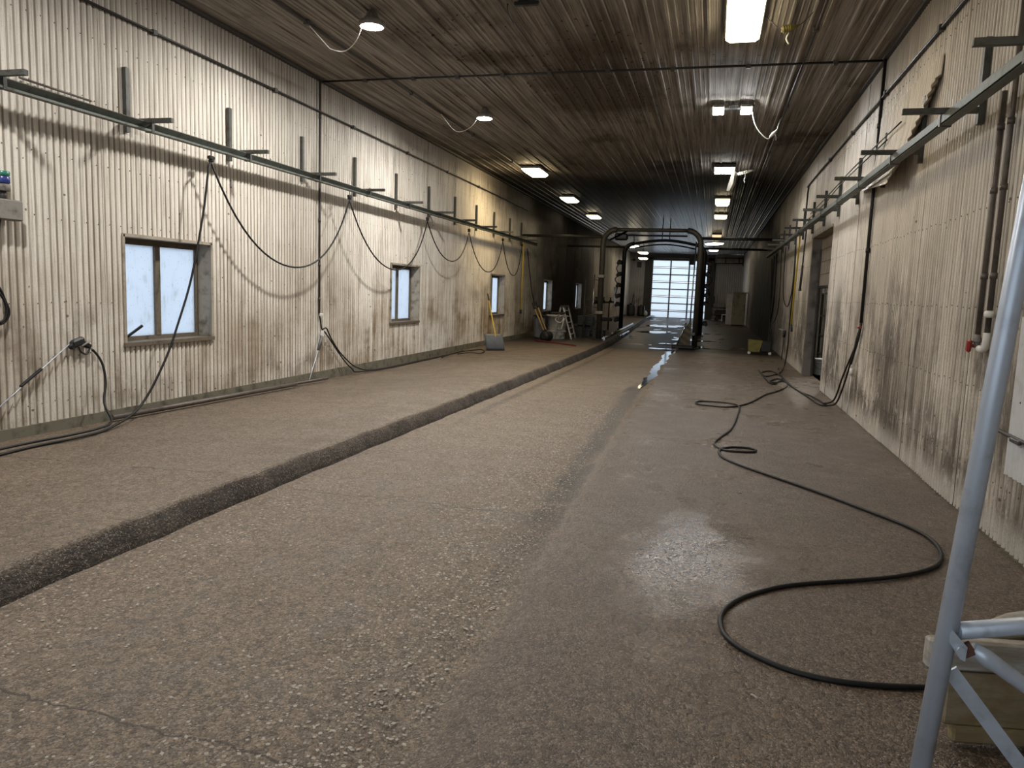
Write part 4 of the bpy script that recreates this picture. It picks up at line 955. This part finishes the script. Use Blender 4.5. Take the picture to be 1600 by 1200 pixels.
tag(m.build('ceiling_hook', 'black', None, loc=p), 'small dark hook bracket on the ceiling between the lamp rows', 'hook')

# ------------------------------------------------------------------ wash portal: two arches
def arch(name, label, xl, xr, Y, ztop, mt_l, mt_r, rad, beamz, zl_, zr_, crown=0.0):
    o = thing(name, label, 'wash portal', ((xl + xr) / 2, Y, 0))
    def corner(cx, s_):
        return [(cx + s_ * rad * (1 - math.cos(t)), Y, ztop - rad + rad * math.sin(t)) for t in [k * math.pi / 16 for k in range(9)]]
    m = MB(); m.tube([(xl, Y, zl_), (xl, Y, ztop - rad)] + corner(xl, 1)[1:], .09, 10); m.build('post', mt_l, o)
    m = MB(); m.tube([(xr, Y, zr_), (xr, Y, ztop - rad)] + corner(xr, -1)[1:], .09, 10); m.build('post', mt_r, o)
    a, b = xl + rad, xr - rad
    m = MB(); m.tube([(a + (b - a) * k / 10, Y, ztop + crown * math.sin(math.pi * k / 10)) for k in range(11)], .06, 10); m.build('top_beam', mt_l, o)
    m = MB(); m.tube([(a + (b - a) * k / 10, Y + .12, ztop - .16 + crown * math.sin(math.pi * k / 10)) for k in range(11)], .03, 8); m.build('spray_bar', 'portal_dark', o)
    for x0, x1, nm in ((XL + .03, xl, 'side_beam'), (xr, XR - .03, 'side_beam')):
        m = MB(); m.tube([(x0, Y, beamz), (x1, Y, beamz)], .045, 8); m.build(nm, 'portal_dark' if x0 > -3 else 'soot_steel', o)
    for x, z in ((xl, zl_), (xr, zr_)):
        m = MB(); m.obox((x, Y, z + .02), (.30, .32, .04), None, .006); m.build('base_plate', 'portal_dark', o)
    return o
A1 = arch('wash_portal', 'nearer rounded steel arch of the truck wash portal', -3.50, -0.48, 24.3, 3.63, 'soot_steel', 'soot_steel', .42, 3.40, .128, 0.004)
A2 = arch('wash_portal', 'farther black arch of the truck wash portal hung with spray heads', -3.72, -0.45, 32.2, 3.72, 'portal_dark', 'portal_dark', .40, 3.58, .128, 0.004, .16)
m = MB()
for s_ in (1, -1): m.bar((-3.3, 24.3, 3.3), (-2.7, 24.3, 3.62), .05, .05)
m.obox((-2.95, 24.45, 3.42), (.42, .25, .22), None, .05); m.build('hose_reel', 'portal_dark', A1)
for x in (-2.3, -2.0):
    m = MB(); m.tube([(x + .1, 32.2, 3.85), (x + .1, 32.2, ZC)], .02, 6); m.build('hanger', 'portal_dark', A2)
def heads(par, x, Y, zs, s_):
    for k, z in enumerate(zs):
        m = MB(); m.obox((x + s_ * .16, Y, z), (.22, .20, .17), Ry(.3 * (-1) ** k), .04); m.tube([(x, Y, z), (x + s_ * .2, Y, z)], .04, 8); m.lathe([(.05, 0), (.075, .05), (.06, .10)], (x + s_ * .22, Y - .08, z - .05), 10, Rx(math.pi / 2)); m.build('spray_head', 'portal_dark', par)
    m = MB(); m.tube(spline([(x + s_ * .15, Y, zs[0]), (x + s_ * .30, Y, (zs[0] + zs[1]) / 2), (x + s_ * .2, Y, zs[1]), (x + s_ * .34, Y, (zs[1] + zs[2]) / 2), (x + s_ * .22, Y, zs[2]), (x + s_ * .30, Y, zs[3])], 5), .022, 6); m.build('spray_line', 'portal_dark', par)
heads(A2, -3.72, 32.2, (2.95, 2.45, 2.0, 1.55, 1.2, .55), -1)
heads(A2, -0.45, 32.2, (3.0, 2.55, 2.05, 1.7, 1.35, .55), 1)
m = MB(); m.tube([(-0.66, 24.3, .3), (-0.62, 24.3, 3.3)], .025, 6); m.build('supply_pipe', 'rail_bright', A1)
m = MB(); m.tube([(-3.74, 24.3, .3), (-3.72, 24.3, 2.2)], .022, 6); m.build('supply_pipe', 'rail_bright', A1)
for z, x in ((2.15, -3.5), (1.0, -3.5), (.45, -.6)):
    m = MB(); m.obox((x, 24.2, z), (.24, .16, .10), None, .02); m.build('clamp', 'grey_box', A1)
# hazard guard at the post foot
o = thing('guard_wedge', 'black and yellow striped guard at the foot of the portal post', 'guard', (-0.78, 24.1, 0))
m = MB(); m.prism([(-1.04, .012), (-.60, .012), (-.60, .80), (-.66, .84), (-.76, .70)], 23.78, 23.93, 'y'); m.build('striped_plate', 'hazard', o)
m = MB(); m.obox((-.82, 23.84, .07), (.66, .34, .12), None, .03); m.build('foot', 'portal_dark', o)
m = MB(); m.tube([(-1.02, 23.74, .06), (-.74, 23.74, .82)], .022, 8); m.build('edge_tube', 'rail_bright', o)
for lab, a, b, r, zz in (('upper bright guide rail on the walkway by the portal', (943, 529), (988, 506), .05, .17), ('lower bright guide rail along the kerb by the portal', (944, 537), (982, 518), .045, .07), ('bright guide rail in the floor beside the striped guard', (1054, 551), (1077, 513), .03, .03)):
    A, Bv = FL(*a, zz), FL(*b, zz)
    m = MB(); m.tube([A, Bv], r, 10)
    for k in range(5): q = A.lerp(Bv, (k + .5) / 5); m.obox(q - Vector((0, 0, r)), (.14, .12, r * 1.2), None, .005)
    tag(m.build('guide_rail', 'rail_bright', None, loc=A), lab, 'rail')

# ------------------------------------------------------------------ tools and clutter on the walkway by the window wall
o = thing('snow_pusher', 'wide grey shovel with a yellow handle leaning on the wall under the third window', 'shovel', (-5.5, 19.0, .05))
b0, b1 = FL(761, 545, .09), FL(789, 543, .09); t0, t1 = WY(763, 523, b0.y + .1), WY(788, 527, b1.y + .1)
bl, br = Vector((-5.56, 18.6, .07)), Vector((-5.13, 18.82, .075))
ax = (br - bl).normalized(); up = Vector((-.25, .18, .95)).normalized()
m = MB(); n = 8
for i in range(n + 1):
    v = i / n; bow = ax.cross(up) * (.04 * math.sin(math.pi * v) - .02)
    for k in range(7): m.v.append(bl.lerp(br, k / 6) + up * (.42 * v) + bow)
for i in range(n):
    for k in range(6): m.f.append((i * 7 + k, i * 7 + k + 1, i * 7 + k + 8, i * 7 + k + 7)); m.s.append(True)
for i in range(n + 1):
    for k in range(7): m.v.append(m.v[i * 7 + k] + ax.cross(up) * .012)
q = 7 * (n + 1)
for i in range(n):
    for k in range(6): m.f.append((q + i * 7 + k + 7, q + i * 7 + k + 8, q + i * 7 + k + 1, q + i * 7 + k)); m.s.append(True)
for i in range(n): m.f += [(i * 7, i * 7 + 7, q + i * 7 + 7, q + i * 7), (i * 7 + 6, q + i * 7 + 6, q + i * 7 + 13, i * 7 + 13)]; m.s += [False] * 2
for k in range(6): m.f += [(k, q + k, q + k + 1, k + 1), (n * 7 + k, n * 7 + k + 1, q + n * 7 + k + 1, q + n * 7 + k)]; m.s += [False] * 2
m.build('blade', 'grey_plastic', o, fix=False)
m = MB(); m.bar(bl - Vector((0, 0, .01)), br - Vector((0, 0, .01)), .04, .03); m.build('wear_edge', 'black', o)
h0 = bl.lerp(br, .62) + up * .42; h1 = WX(764, 470, XL + .26)
m = MB(); m.tube([h0 - up * .2, h0, h1], .017, 8); m.build('handle', 'yellow', o)
m = MB(); m.tube([h1, h1 + (h1 - h0).normalized() * .32], .02, 8); m.build('grip', 'black', o)
# hanging yellow pole near the rail end
o = thing('extension_pole', 'yellow pole with a black end hanging from the far end of the window-wall rail', 'pole', WX(814, 486, XH))
A, Bv = WX(818.3, 379, XH), WX(814, 484, XH)
m = MB(); m.tube([A, Bv], .024, 8); m.build('shaft', 'yellow', o)
m = MB(); m.tube([Bv, WX(813.5, 490, XH)], .034, 8); m.build('tip', 'black', o)
m = MB(); m.tube(spline([WX(824, 388, XH), WX(827, 420, XH), WX(831, 455, XH), WX(836, 478, XH + .1)], 5), .014, 6); tag(m.build('hanging_rope', 'hose', None, loc=WX(830, 455, XH)), 'thin dark line hanging behind the yellow pole to the tool pile', 'line')
# tool pile
pA = FL(834, 528, .05)
o = thing('plastic_bin', 'dark grey upright bin against the wall behind the yellow-handled brooms', 'bin', (-5.62, 24.0, .045))
m = MB(); m.obox((-5.47, 24.42, .42), (.36, .40, .74), None, .07); m.build('body', 'grey_plastic', o)
m = MB(); m.obox((-5.47, 24.42, .81), (.40, .44, .05), None, .02); m.build('lid', 'black', o)
for i, (a, b) in enumerate((((836, 483), (849.5, 516)), ((841, 481), (853, 515)))):
    o = thing('broom', ('yellow-handled broom leaning on the grey bin, beside the wall', 'yellow-handled broom leaning on the grey bin, beside the dark drum')[i], 'broom', (-5.2, 23.5, .05))
    A, Bv = WY(*a, 24.05), WY(*b, 23.85)
    m = MB(); m.tube([A, Bv], .024, 8); m.build('handle', 'wood_handle', o)
    m = MB(); m.tube([A + (A - Bv).normalized() * .22, A], .03, 8); m.build('grip', 'black', o)
    e = Vector((Bv.x + .06, 23.8, .10)); m = MB(); m.tube([Bv, e], .026, 8); m.obox(e + Vector((0, 0, .0)), (.16, .3, .10), None, .02); m.build('head', 'black', o)
p = FL(854, 529, .05)
o = thing('drum', 'small dark drum lying in front of the brooms', 'drum', (-5.08, 23.4, .05))
m = MB(); R = align((.25, 1, 0)); c = Vector((-5.0, 23.3, .215)); m.lathe([(.12, -.2), (.15, -.18), (.155, -.06), (.147, 0), (.155, .06), (.15, .18), (.12, .2)], c, 20, R); m.build('shell', 'black', o)
m = MB(); m.lathe([(.11, -.205), (.08, -.21)], c, 20, R); m.build('end_ring', 'black', o)
p = FL(869, 528, .05)
o = thing('plastic_tub', 'pale grey plastic tub behind the step ladder', 'tub', (-4.98, 24.75, .06))
m = MB(); m.lathe([(.28, .06), (.33, .80), (.36, .80), (.36, .85), (.33, .85), (.31, .80), (.27, .1)], (-4.98, 24.75, 0), 22, caps=False); m.lathe([(0.0, .07), (.28, .07)], (-4.98, 24.75, 0), 22, caps=False); m.build('shell', 'tub', o)
m = MB(); m.lathe([(.30, .30), (.315, .30), (.32, .34), (.305, .34)], (-4.98, 24.75, 0), 22, caps=False); m.build('hoop', 'tub', o)
# step ladder
o = thing('step_ladder', 'open aluminium step ladder with a black tool tray', 'ladder', (-4.5, 23.7, .06))
T = WY(881, 480, 23.8)
fl = [Vector((*FL(893, 532, .06).xy, .07)), Vector((*FL(899, 530, .06).xy, .07)), Vector((*FL(866, 530, .06).xy, .07)), Vector((*FL(873, 529, .06).xy, .07))]
tops = [T + Vector((-.02, 0, 0)), T + Vector((.06, .45, 0)), T + Vector((-.10, 0, 0)), T + Vector((-.02, .45, 0))]
for k in range(4):
    m = MB(); m.bar(fl[k], tops[k], .05, .028, (0, 1, 0)); m.build('leg', 'alu', o)
for t in (.18, .36, .54, .72, .9):
    m = MB(); m.bar(fl[0].lerp(tops[0], t), fl[1].lerp(tops[1], t), .07, .02); m.build('step', 'alu', o)
for t in (.3, .65):
    m = MB(); m.bar(fl[2].lerp(tops[2], t), fl[3].lerp(tops[3], t), .025, .02); m.build('brace', 'alu', o)
m = MB(); c = (tops[0] + tops[3]) / 2; m.obox(c + Vector((0, 0, .02)), (.22, .52, .06), None, .015); m.build('top_cap', 'black', o)
c = WY(872, 489, 23.6); m = MB(); m.obox(c, (.42, .3, .06), None, .015); m.build('tool_tray', 'black', o)
m = MB(); m.tube(spline([WY(872, 493, 23.6), WY(868, 500, 23.6), WY(876, 504, 23.6), WY(882, 497, 23.6), WY(878, 510, 23.6), WY(877, 515, 23.6)], 5), .014, 6); m.build('slung_strap', 'cord', o)
A, Bv = FL(838, 532, .08), FL(898, 540, .14)
m = MB(); m.bar(A, Bv, .09, .05); tag(m.build('red_board', 'red_dark', None, loc=A), 'long dark red board lying on the walkway in front of the ladder', 'board')
# dark crates
for i, (x, y, z, a, b, c) in enumerate(((-4.35, 26.2, .07, .62, .5, .42), (-4.2, 26.0, .495, .55, .45, .34), (-3.75, 26.1, .09, .40, .4, .30))):
    o = thing('dark_crate', ('large black crate behind the step ladder, on the floor', 'black crate stacked on the large black crate', 'low black crate beside the portal post')[i], 'crate', (x, y, z))
    m = MB(); m.obox((x, y, z + c / 2), (a, b, c), None, .02); m.build('shell', 'black', o)
    m = MB()
    for q in (.25, .55, .85): m.bx(x - a / 2 - .012, x + a / 2 + .012, y - b / 2 - .012, y + b / 2 + .012, z + c * q, z + c * q + .025)
    m.build('rib', 'portal_dark', o)
# tall frame ladder by the portal
o = thing('frame_ladder', 'tall dark wheeled ladder frame standing by the nearer portal post', 'ladder', (-3.95, 25.2, .1))
for x, y in ((-4.15, 25.0), (-3.68, 25.0), (-4.22, 25.7), (-3.72, 25.7)):
    m = MB(); m.tube([(x, y, .11), (x + (.04 if x < -4 else 0), y, 2.05 if y < 25.3 else 1.5)], .018, 6); m.build('upright', 'dark_steel', o)
for z in (.4, .65, .9, 1.15, 1.4, 2.05):
    m = MB(); m.tube([(-4.14, 25.0, z), (-3.68, 25.0, z)], .014, 6); m.build('rung', 'dark_steel', o)
    if z < 1.5: m = MB(); m.tube([(-4.15, 25.0, z), (-4.2, 25.7, z)], .012, 6); m.build('side_bar', 'dark_steel', o)
# valve manifold beside the far portal post
o = thing('valve_stand', 'dark valve stand beside the farther portal post', 'valve stand', (-4.35, 32, .1))
m = MB(); m.tube([(-4.65, 31.8, .1), (-4.65, 31.8, 1.22)], .03, 8); m.tube([(-4.2, 31.8, .1), (-4.2, 31.8, 1.25)], .03, 8); m.build('leg', 'portal_dark', o)
m = MB(); m.tube([(-4.9, 31.8, 1.2), (-4.0, 31.8, 1.28)], .035, 8); m.obox((-4.3, 31.8, .55), (.5, .25, .16), None, .03); m.build('header', 'portal_dark', o)
for x in (-4.75, -4.45, -4.15):
    m = MB(); m.lathe([(.07, 0), (.09, .06), (.03, .1), (.03, .2), (.08, .22)], (x, 31.8, 1.25), 10); m.build('valve', 'portal_dark', o)

# ------------------------------------------------------------------ far end
for i, (x, y, r, h) in enumerate(((-5.75, 55.6, .30, .88), (-5.05, 56.0, .27, .80))):
    o = thing('barrel', ('black barrel in the far corner against the window wall', 'black barrel in the far corner, beside the broom')[i], 'barrel', (x, y, .045))
    m = MB(); m.lathe([(r * .93, .09), (r, .13), (r * 1.02, h * .35), (r, h * .36), (r * 1.02, h * .68), (r, h * .69), (r, h), (r * .9, h + .03)], (x, y, 0), 20); m.build('shell', 'black', o)
    m = MB(); m.lathe([(r * .4, h + .03), (r * .42, h + .10), (r * .1, h + .12)], (x, y, 0), 14); m.build('lid', 'portal_dark', o)
o = thing('push_broom', 'dark broom standing upright by the far wall barrels', 'broom', (-4.95, 57.5, .1))
m = MB(); m.tube([WY(985, 487, 57.4), WY(990, 460, 57.6)], .03, 6); m.build('handle', 'portal_dark', o)
m = MB(); m.obox((-5.02, 57.3, .32), (.5, .2, .3), None, .05); m.build('head', 'black', o)
o = thing('white_jug', 'white jug on the floor at the far wall', 'jug', (-4.85, 56.6, .12))
m = MB(); m.lathe([(.12, .11), (.15, .14), (.15, .36), (.06, .46), (.05, .5)], (-4.75, 56.3, 0), 14); m.build('body', 'white', o)
m = MB(); m.lathe([(.055, .5), (.055, .55)], (-4.75, 56.3, 0), 12); m.build('cap', 'black', o)
m = MB(); p = WY(999, 413.5, YF - .04); m.obox(p, (.32, .06, .42), None, .01)
for k in range(5): m.obox(p + Vector((0, -.035, -.15 + k * .075)), (.28, .02, .02), None)
tag(m.build('wall_vent', 'dark_steel', None, loc=p), 'dark square vent on the far wall beside the glazed door', 'vent')
m = MB(); p = WY(991, 406, YF - .08); m.tube([WY(979, 406, YF - .06), p], .03, 6); m.obox(p, (.18, .12, .18), None, .04)
tag(m.build('hook_bracket', 'dark_steel', None, loc=p), 'short dark arm on the far wall above the barrels', 'bracket')
o = thing('pipe_frame', 'dark pipe frame high on the far wall beside the glazed door', 'pipe', (.5, YF - .1, 3.6))
for y_, a, b in ((0, (1122, 397), (1158, 397)), (0, (1120, 403), (1161, 404)), (0, (1116, 412), (1161, 412))):
    m = MB(); m.tube([WY(*a, YF - .1), WY(*b, YF - .1)], .04, 6); m.build('pipe', 'dark_steel', o)
for a, b in (((1134, 402), (1134, 412)), ((1155, 402), (1155, 412)), ((1161, 400), (1161, 416))):
    m = MB(); m.tube([WY(*a, YF - .1), WY(*b, YF - .1)], .04, 6); m.build('drop', 'dark_steel', o)
m = MB(); m.tube([WY(1118, 412, YF - .1), WY(1113, 480, YF - .1), WY(1138, 481.5, YF - .1)], .04, 6); m.obox(WY(1114, 468, YF - .1), (.25, .1, .5), None, .03); m.build('down_pipe', 'dark_steel', o)
o = thing('cabinet', 'tall beige cabinet by the far wall end, daylit side painted paler', 'cabinet', (1.5, 46.7, 0))
m = MB(); m.bx(1.10, 1.85, 46.5, 47.2, .08, 1.93); m.build('body', 'cab_beige', o)
m = MB(); m.bx(.78, 1.10, 46.62, 47.2, .08, 1.86); m.build('lit_side', 'cab_lit_side', o)  # cabinet's daylit flank as a paler block, its brightness put into the colour
m = MB(); m.bx(1.06, 1.95, 46.42, 47.2, 1.93, 1.99); m.bx(1.12, 1.83, 46.48, 46.5, 1.0, 1.02); m.build('top_plate', 'cab_beige', o)
m = MB(); m.bx(1.12, 1.83, 46.55, 47.1, 0, .08); m.build('plinth', 'black', o)
m = MB(); m.bx(1.78, 1.80, 46.45, 46.49, .9, 1.3); m.build('handle', 'dark_steel', o)
o = thing('pressure_washer', 'black machine on the floor near the far wall, behind the white stool', 'machine', (.5, 55, 0))
m = MB(); m.obox((.55, 55.5, .56), (.85, .6, .42), None, .06); m.build('housing', 'black', o)
m = MB(); m.obox((.58, 55.5, .23), (.7, .5, .28), None, .03); m.build('chassis', 'portal_dark', o)
for x in (.3, .85):
    m = MB(); m.lathe([(.12, -.04), (.15, -.03), (.15, .03), (.12, .04)], (x, 55.15, .15), 16, Rx(math.pi / 2)); m.build('wheel', 'black', o)
o = thing('stool', 'small white stool before the black machine at the far wall', 'stool', (.75, 54, 0))
m = MB(); m.obox((.80, 54.2, .47), (.36, .34, .05), None, .015); m.build('seat', 'white', o)
for x in (.65, .95):
    for y in (54.06, 54.34):
        m = MB(); m.bx(x - .025, x + .025, y - .025, y + .025, 0, .45); m.build('leg', 'white', o)
# yellow bin at the streaked wall
o = thing('yellow_bin', 'small dirty yellow bin with a dark front by the hose bundle', 'bin', (1.45, 23.4, 0))
m = MB(); m.add([(1.10, 23.2, .08), (1.40, 23.2, .08), (1.48, 23.2, .40), (1.08, 23.2, .42), (1.10, 23.7, .08), (1.40, 23.7, .08), (1.48, 23.7, .40), (1.08, 23.7, .42)], [(0, 1, 2, 3), (4, 7, 6, 5), (0, 4, 5, 1), (1, 5, 6, 2), (2, 6, 7, 3), (3, 7, 4, 0)]); m.build('body', 'yellow_old', o)
m = MB(); m.obox((1.58, 23.4, .23), (.32, .4, .32), None, .03); m.build('dark_box', 'black', o)
for x in (1.12, 1.70):
    m = MB(); m.lathe([(.035, -.02), (.045, -.015), (.045, .015), (.035, .02)], (x, 23.24, .045), 12, Rx(math.pi / 2)); m.build('caster', 'white', o)

# ------------------------------------------------------------------ scaffold and timber in the near corner
Ys = 2.22
o = thing('scaffold_frame', 'galvanised tubular scaffold frame in the near corner', 'scaffold', (.7, Ys, 0))
A, Bv = WY(1598, 380, Ys), WY(1448, 1150, Ys)
d = (A - Bv) / (A.z - Bv.z); top = Bv + d * (2.9 - Bv.z); bot = Bv + d * (.06 - Bv.z)
m = MB(); m.tube([bot, top], .0265, 18); m.build('upright', 'galv', o)
m = MB(); m.lathe([(.05, 0.004), (.05, .02), (.03, .03), (.03, .09)], (bot.x, bot.y, 0), 14); m.build('foot', 'black', o)
off = Vector((1.05, .42, 0))
m = MB(); m.tube([bot + off + Vector((.1, 0, 0)), top + off - Vector((.1, 0, 0))], .0265, 14); m.build('upright', 'galv', o)
m = MB(); m.lathe([(.05, 0.004), (.05, .02), (.03, .03), (.03, .09)], (bot.x + off.x + .1, bot.y + off.y, 0), 14); m.build('foot', 'black', o)
J = WY(1500, 987, Ys); jz = Bv + d * (J.z - Bv.z)
K = WY(1640, 1000, Ys + .16)
e = jz + (K - jz) * 3.4
m = MB(); m.tube([jz + Vector((.02, 0, 0)), Vector((e.x, e.y, jz.z))], .024, 14); m.build('cross_tube', 'galv', o)
for z in (1.25, 1.95):
    a = Bv + d * (z - Bv.z)
m = MB(); a = WY(1498, 1012, Ys - .03); b = WY(1516, 1018, Ys - .03)
m.add([WY(x, y, Ys - .035) for x, y in ((1484, 990), (1488, 984), (1512, 1012), (1508, 1034), (1500, 1030), (1483, 1003))] + [WY(x, y, Ys - .027) for x, y in ((1484, 990), (1488, 984), (1512, 1012), (1508, 1034), (1500, 1030), (1483, 1003))], [(0, 1, 2, 3, 4, 5), (11, 10, 9, 8, 7, 6)] + [(i, i + 6, (i + 1) % 6 + 6, (i + 1) % 6) for i in range(6)]); m.build('gusset', 'galv', o)
m = MB(); c = WY(1501, 1016, Ys - .04); m.tube([c + Vector((0, -.008, 0)), c + Vector((0, .02, 0))], .011, 6); m.build('bolt', 'galv', o)
m = MB(); q0, q1 = WY(1506, 1006, Ys - .01), WY(1517, 1024, Ys - .01); m.bar(q0, q1, .014, .03); m.build('weld', 'rust', o)
b0, b1 = WY(1519, 1012, Ys), WY(1606, 1074, Ys)
dd = (b1 - b0); m = MB(); m.tube([b0, b0 + dd * .25, b0 + dd * .5, b0 + dd * 4], [.017, .024, .021, .021], 14); m.build('brace_tube', 'galv', o)
b0, b1 = WY(1484, 1047, Ys + .02), WY(1590, 1190, Ys + .02)
dd = b1 - b0; m = MB(); m.bar(b0, b0 + dd * 1.9, .040, .008, (0, 1, 0)); m.build('brace_bar', 'galv', o)
# timber box of rough boards
P0 = FL(1487, 1166); ang = math.radians(10.5); RB = Rz(ang); ux = RB @ Vector((1, 0, 0)); uy = RB @ Vector((0, 1, 0))
o = thing('timber_box', 'weathered mossy box of rough boards on the floor behind the scaffold frame', 'timber box', (P0.x, P0.y, 0))
def board(u0, u1, v0, v1, z0, z1, mt, lean=0.0):
    m = MB(); c = P0 + ux * ((u0 + u1) / 2) + uy * ((v0 + v1) / 2); c.z = (z0 + z1) / 2
    m.obox(c, (u1 - u0, v1 - v0, z1 - z0), RB @ Rx(lean), .009); m.build('board', mt, o)
board(.0, .78, .0, .05, .012, .078, 'beam_moss'); board(-.045, .78, -.004, .048, .082, .285, 'beam_moss'); board(-.115, .78, -.002, .050, .290, .405, 'beam_wood')
board(.30, .78, .36, .41, .012, .20, 'beam_moss'); board(.30, .78, .36, .41, .205, .33, 'beam_wood')
board(.73, .78, .055, .355, .012, .36, 'beam_moss')
board(.32, .72, .06, .35, .012, .05, 'beam_moss')
m = MB(); q = P0 + Vector((0, 0, 0))
def bp(u, v, z): r_ = P0 + ux * u + uy * v; return Vector((r_.x, r_.y, z))
m.tube(spline([bp(.10, .20, .30), bp(.18, .16, .38), bp(.28, .13, .43), bp(.36, .13, .425), bp(.55, .14, .36)], 5), [.02 + .03 * min(1, k / 8) for k in range(21)], 8, flat=.6); m.build('split_offcut', 'beam_wood', o)
m = MB(); m.tube([bp(.5, .2, .05), bp(.55, .14, .36)], .04, 6); m.build('offcut', 'beam_moss', o)
cw = bp(.60, .21, .0)
o = thing('small_wheel', 'small black wheel standing in the timber box', 'wheel', (cw.x, cw.y, .05))
cw.z = .30; RW = RB @ Rx(math.pi / 2)
m = MB(); m.lathe([(.15, -.04), (.21, -.05), (.245, -.03), (.245, .03), (.21, .05), (.15, .04), (.15, -.04)], cw, 28, RW, caps=False); m.build('tread', 'black', o)
m = MB(); m.lathe([(.03, -.025), (.15, -.03), (.15, .03), (.03, .025)], cw, 22, RW); m.build('hub', 'portal_dark', o)
p = FL(1178, 1090)
m = MB(); m.tube([p + Vector((-.012, .012, .006)), p + Vector((.002, 0, .008)), p + Vector((.012, -.016, .006))], .0045, 6); tag(m.build('wood_chip', 'beam_wood', None, loc=p), 'pale wood chip on the bare floor inside the hose bend', 'chip')
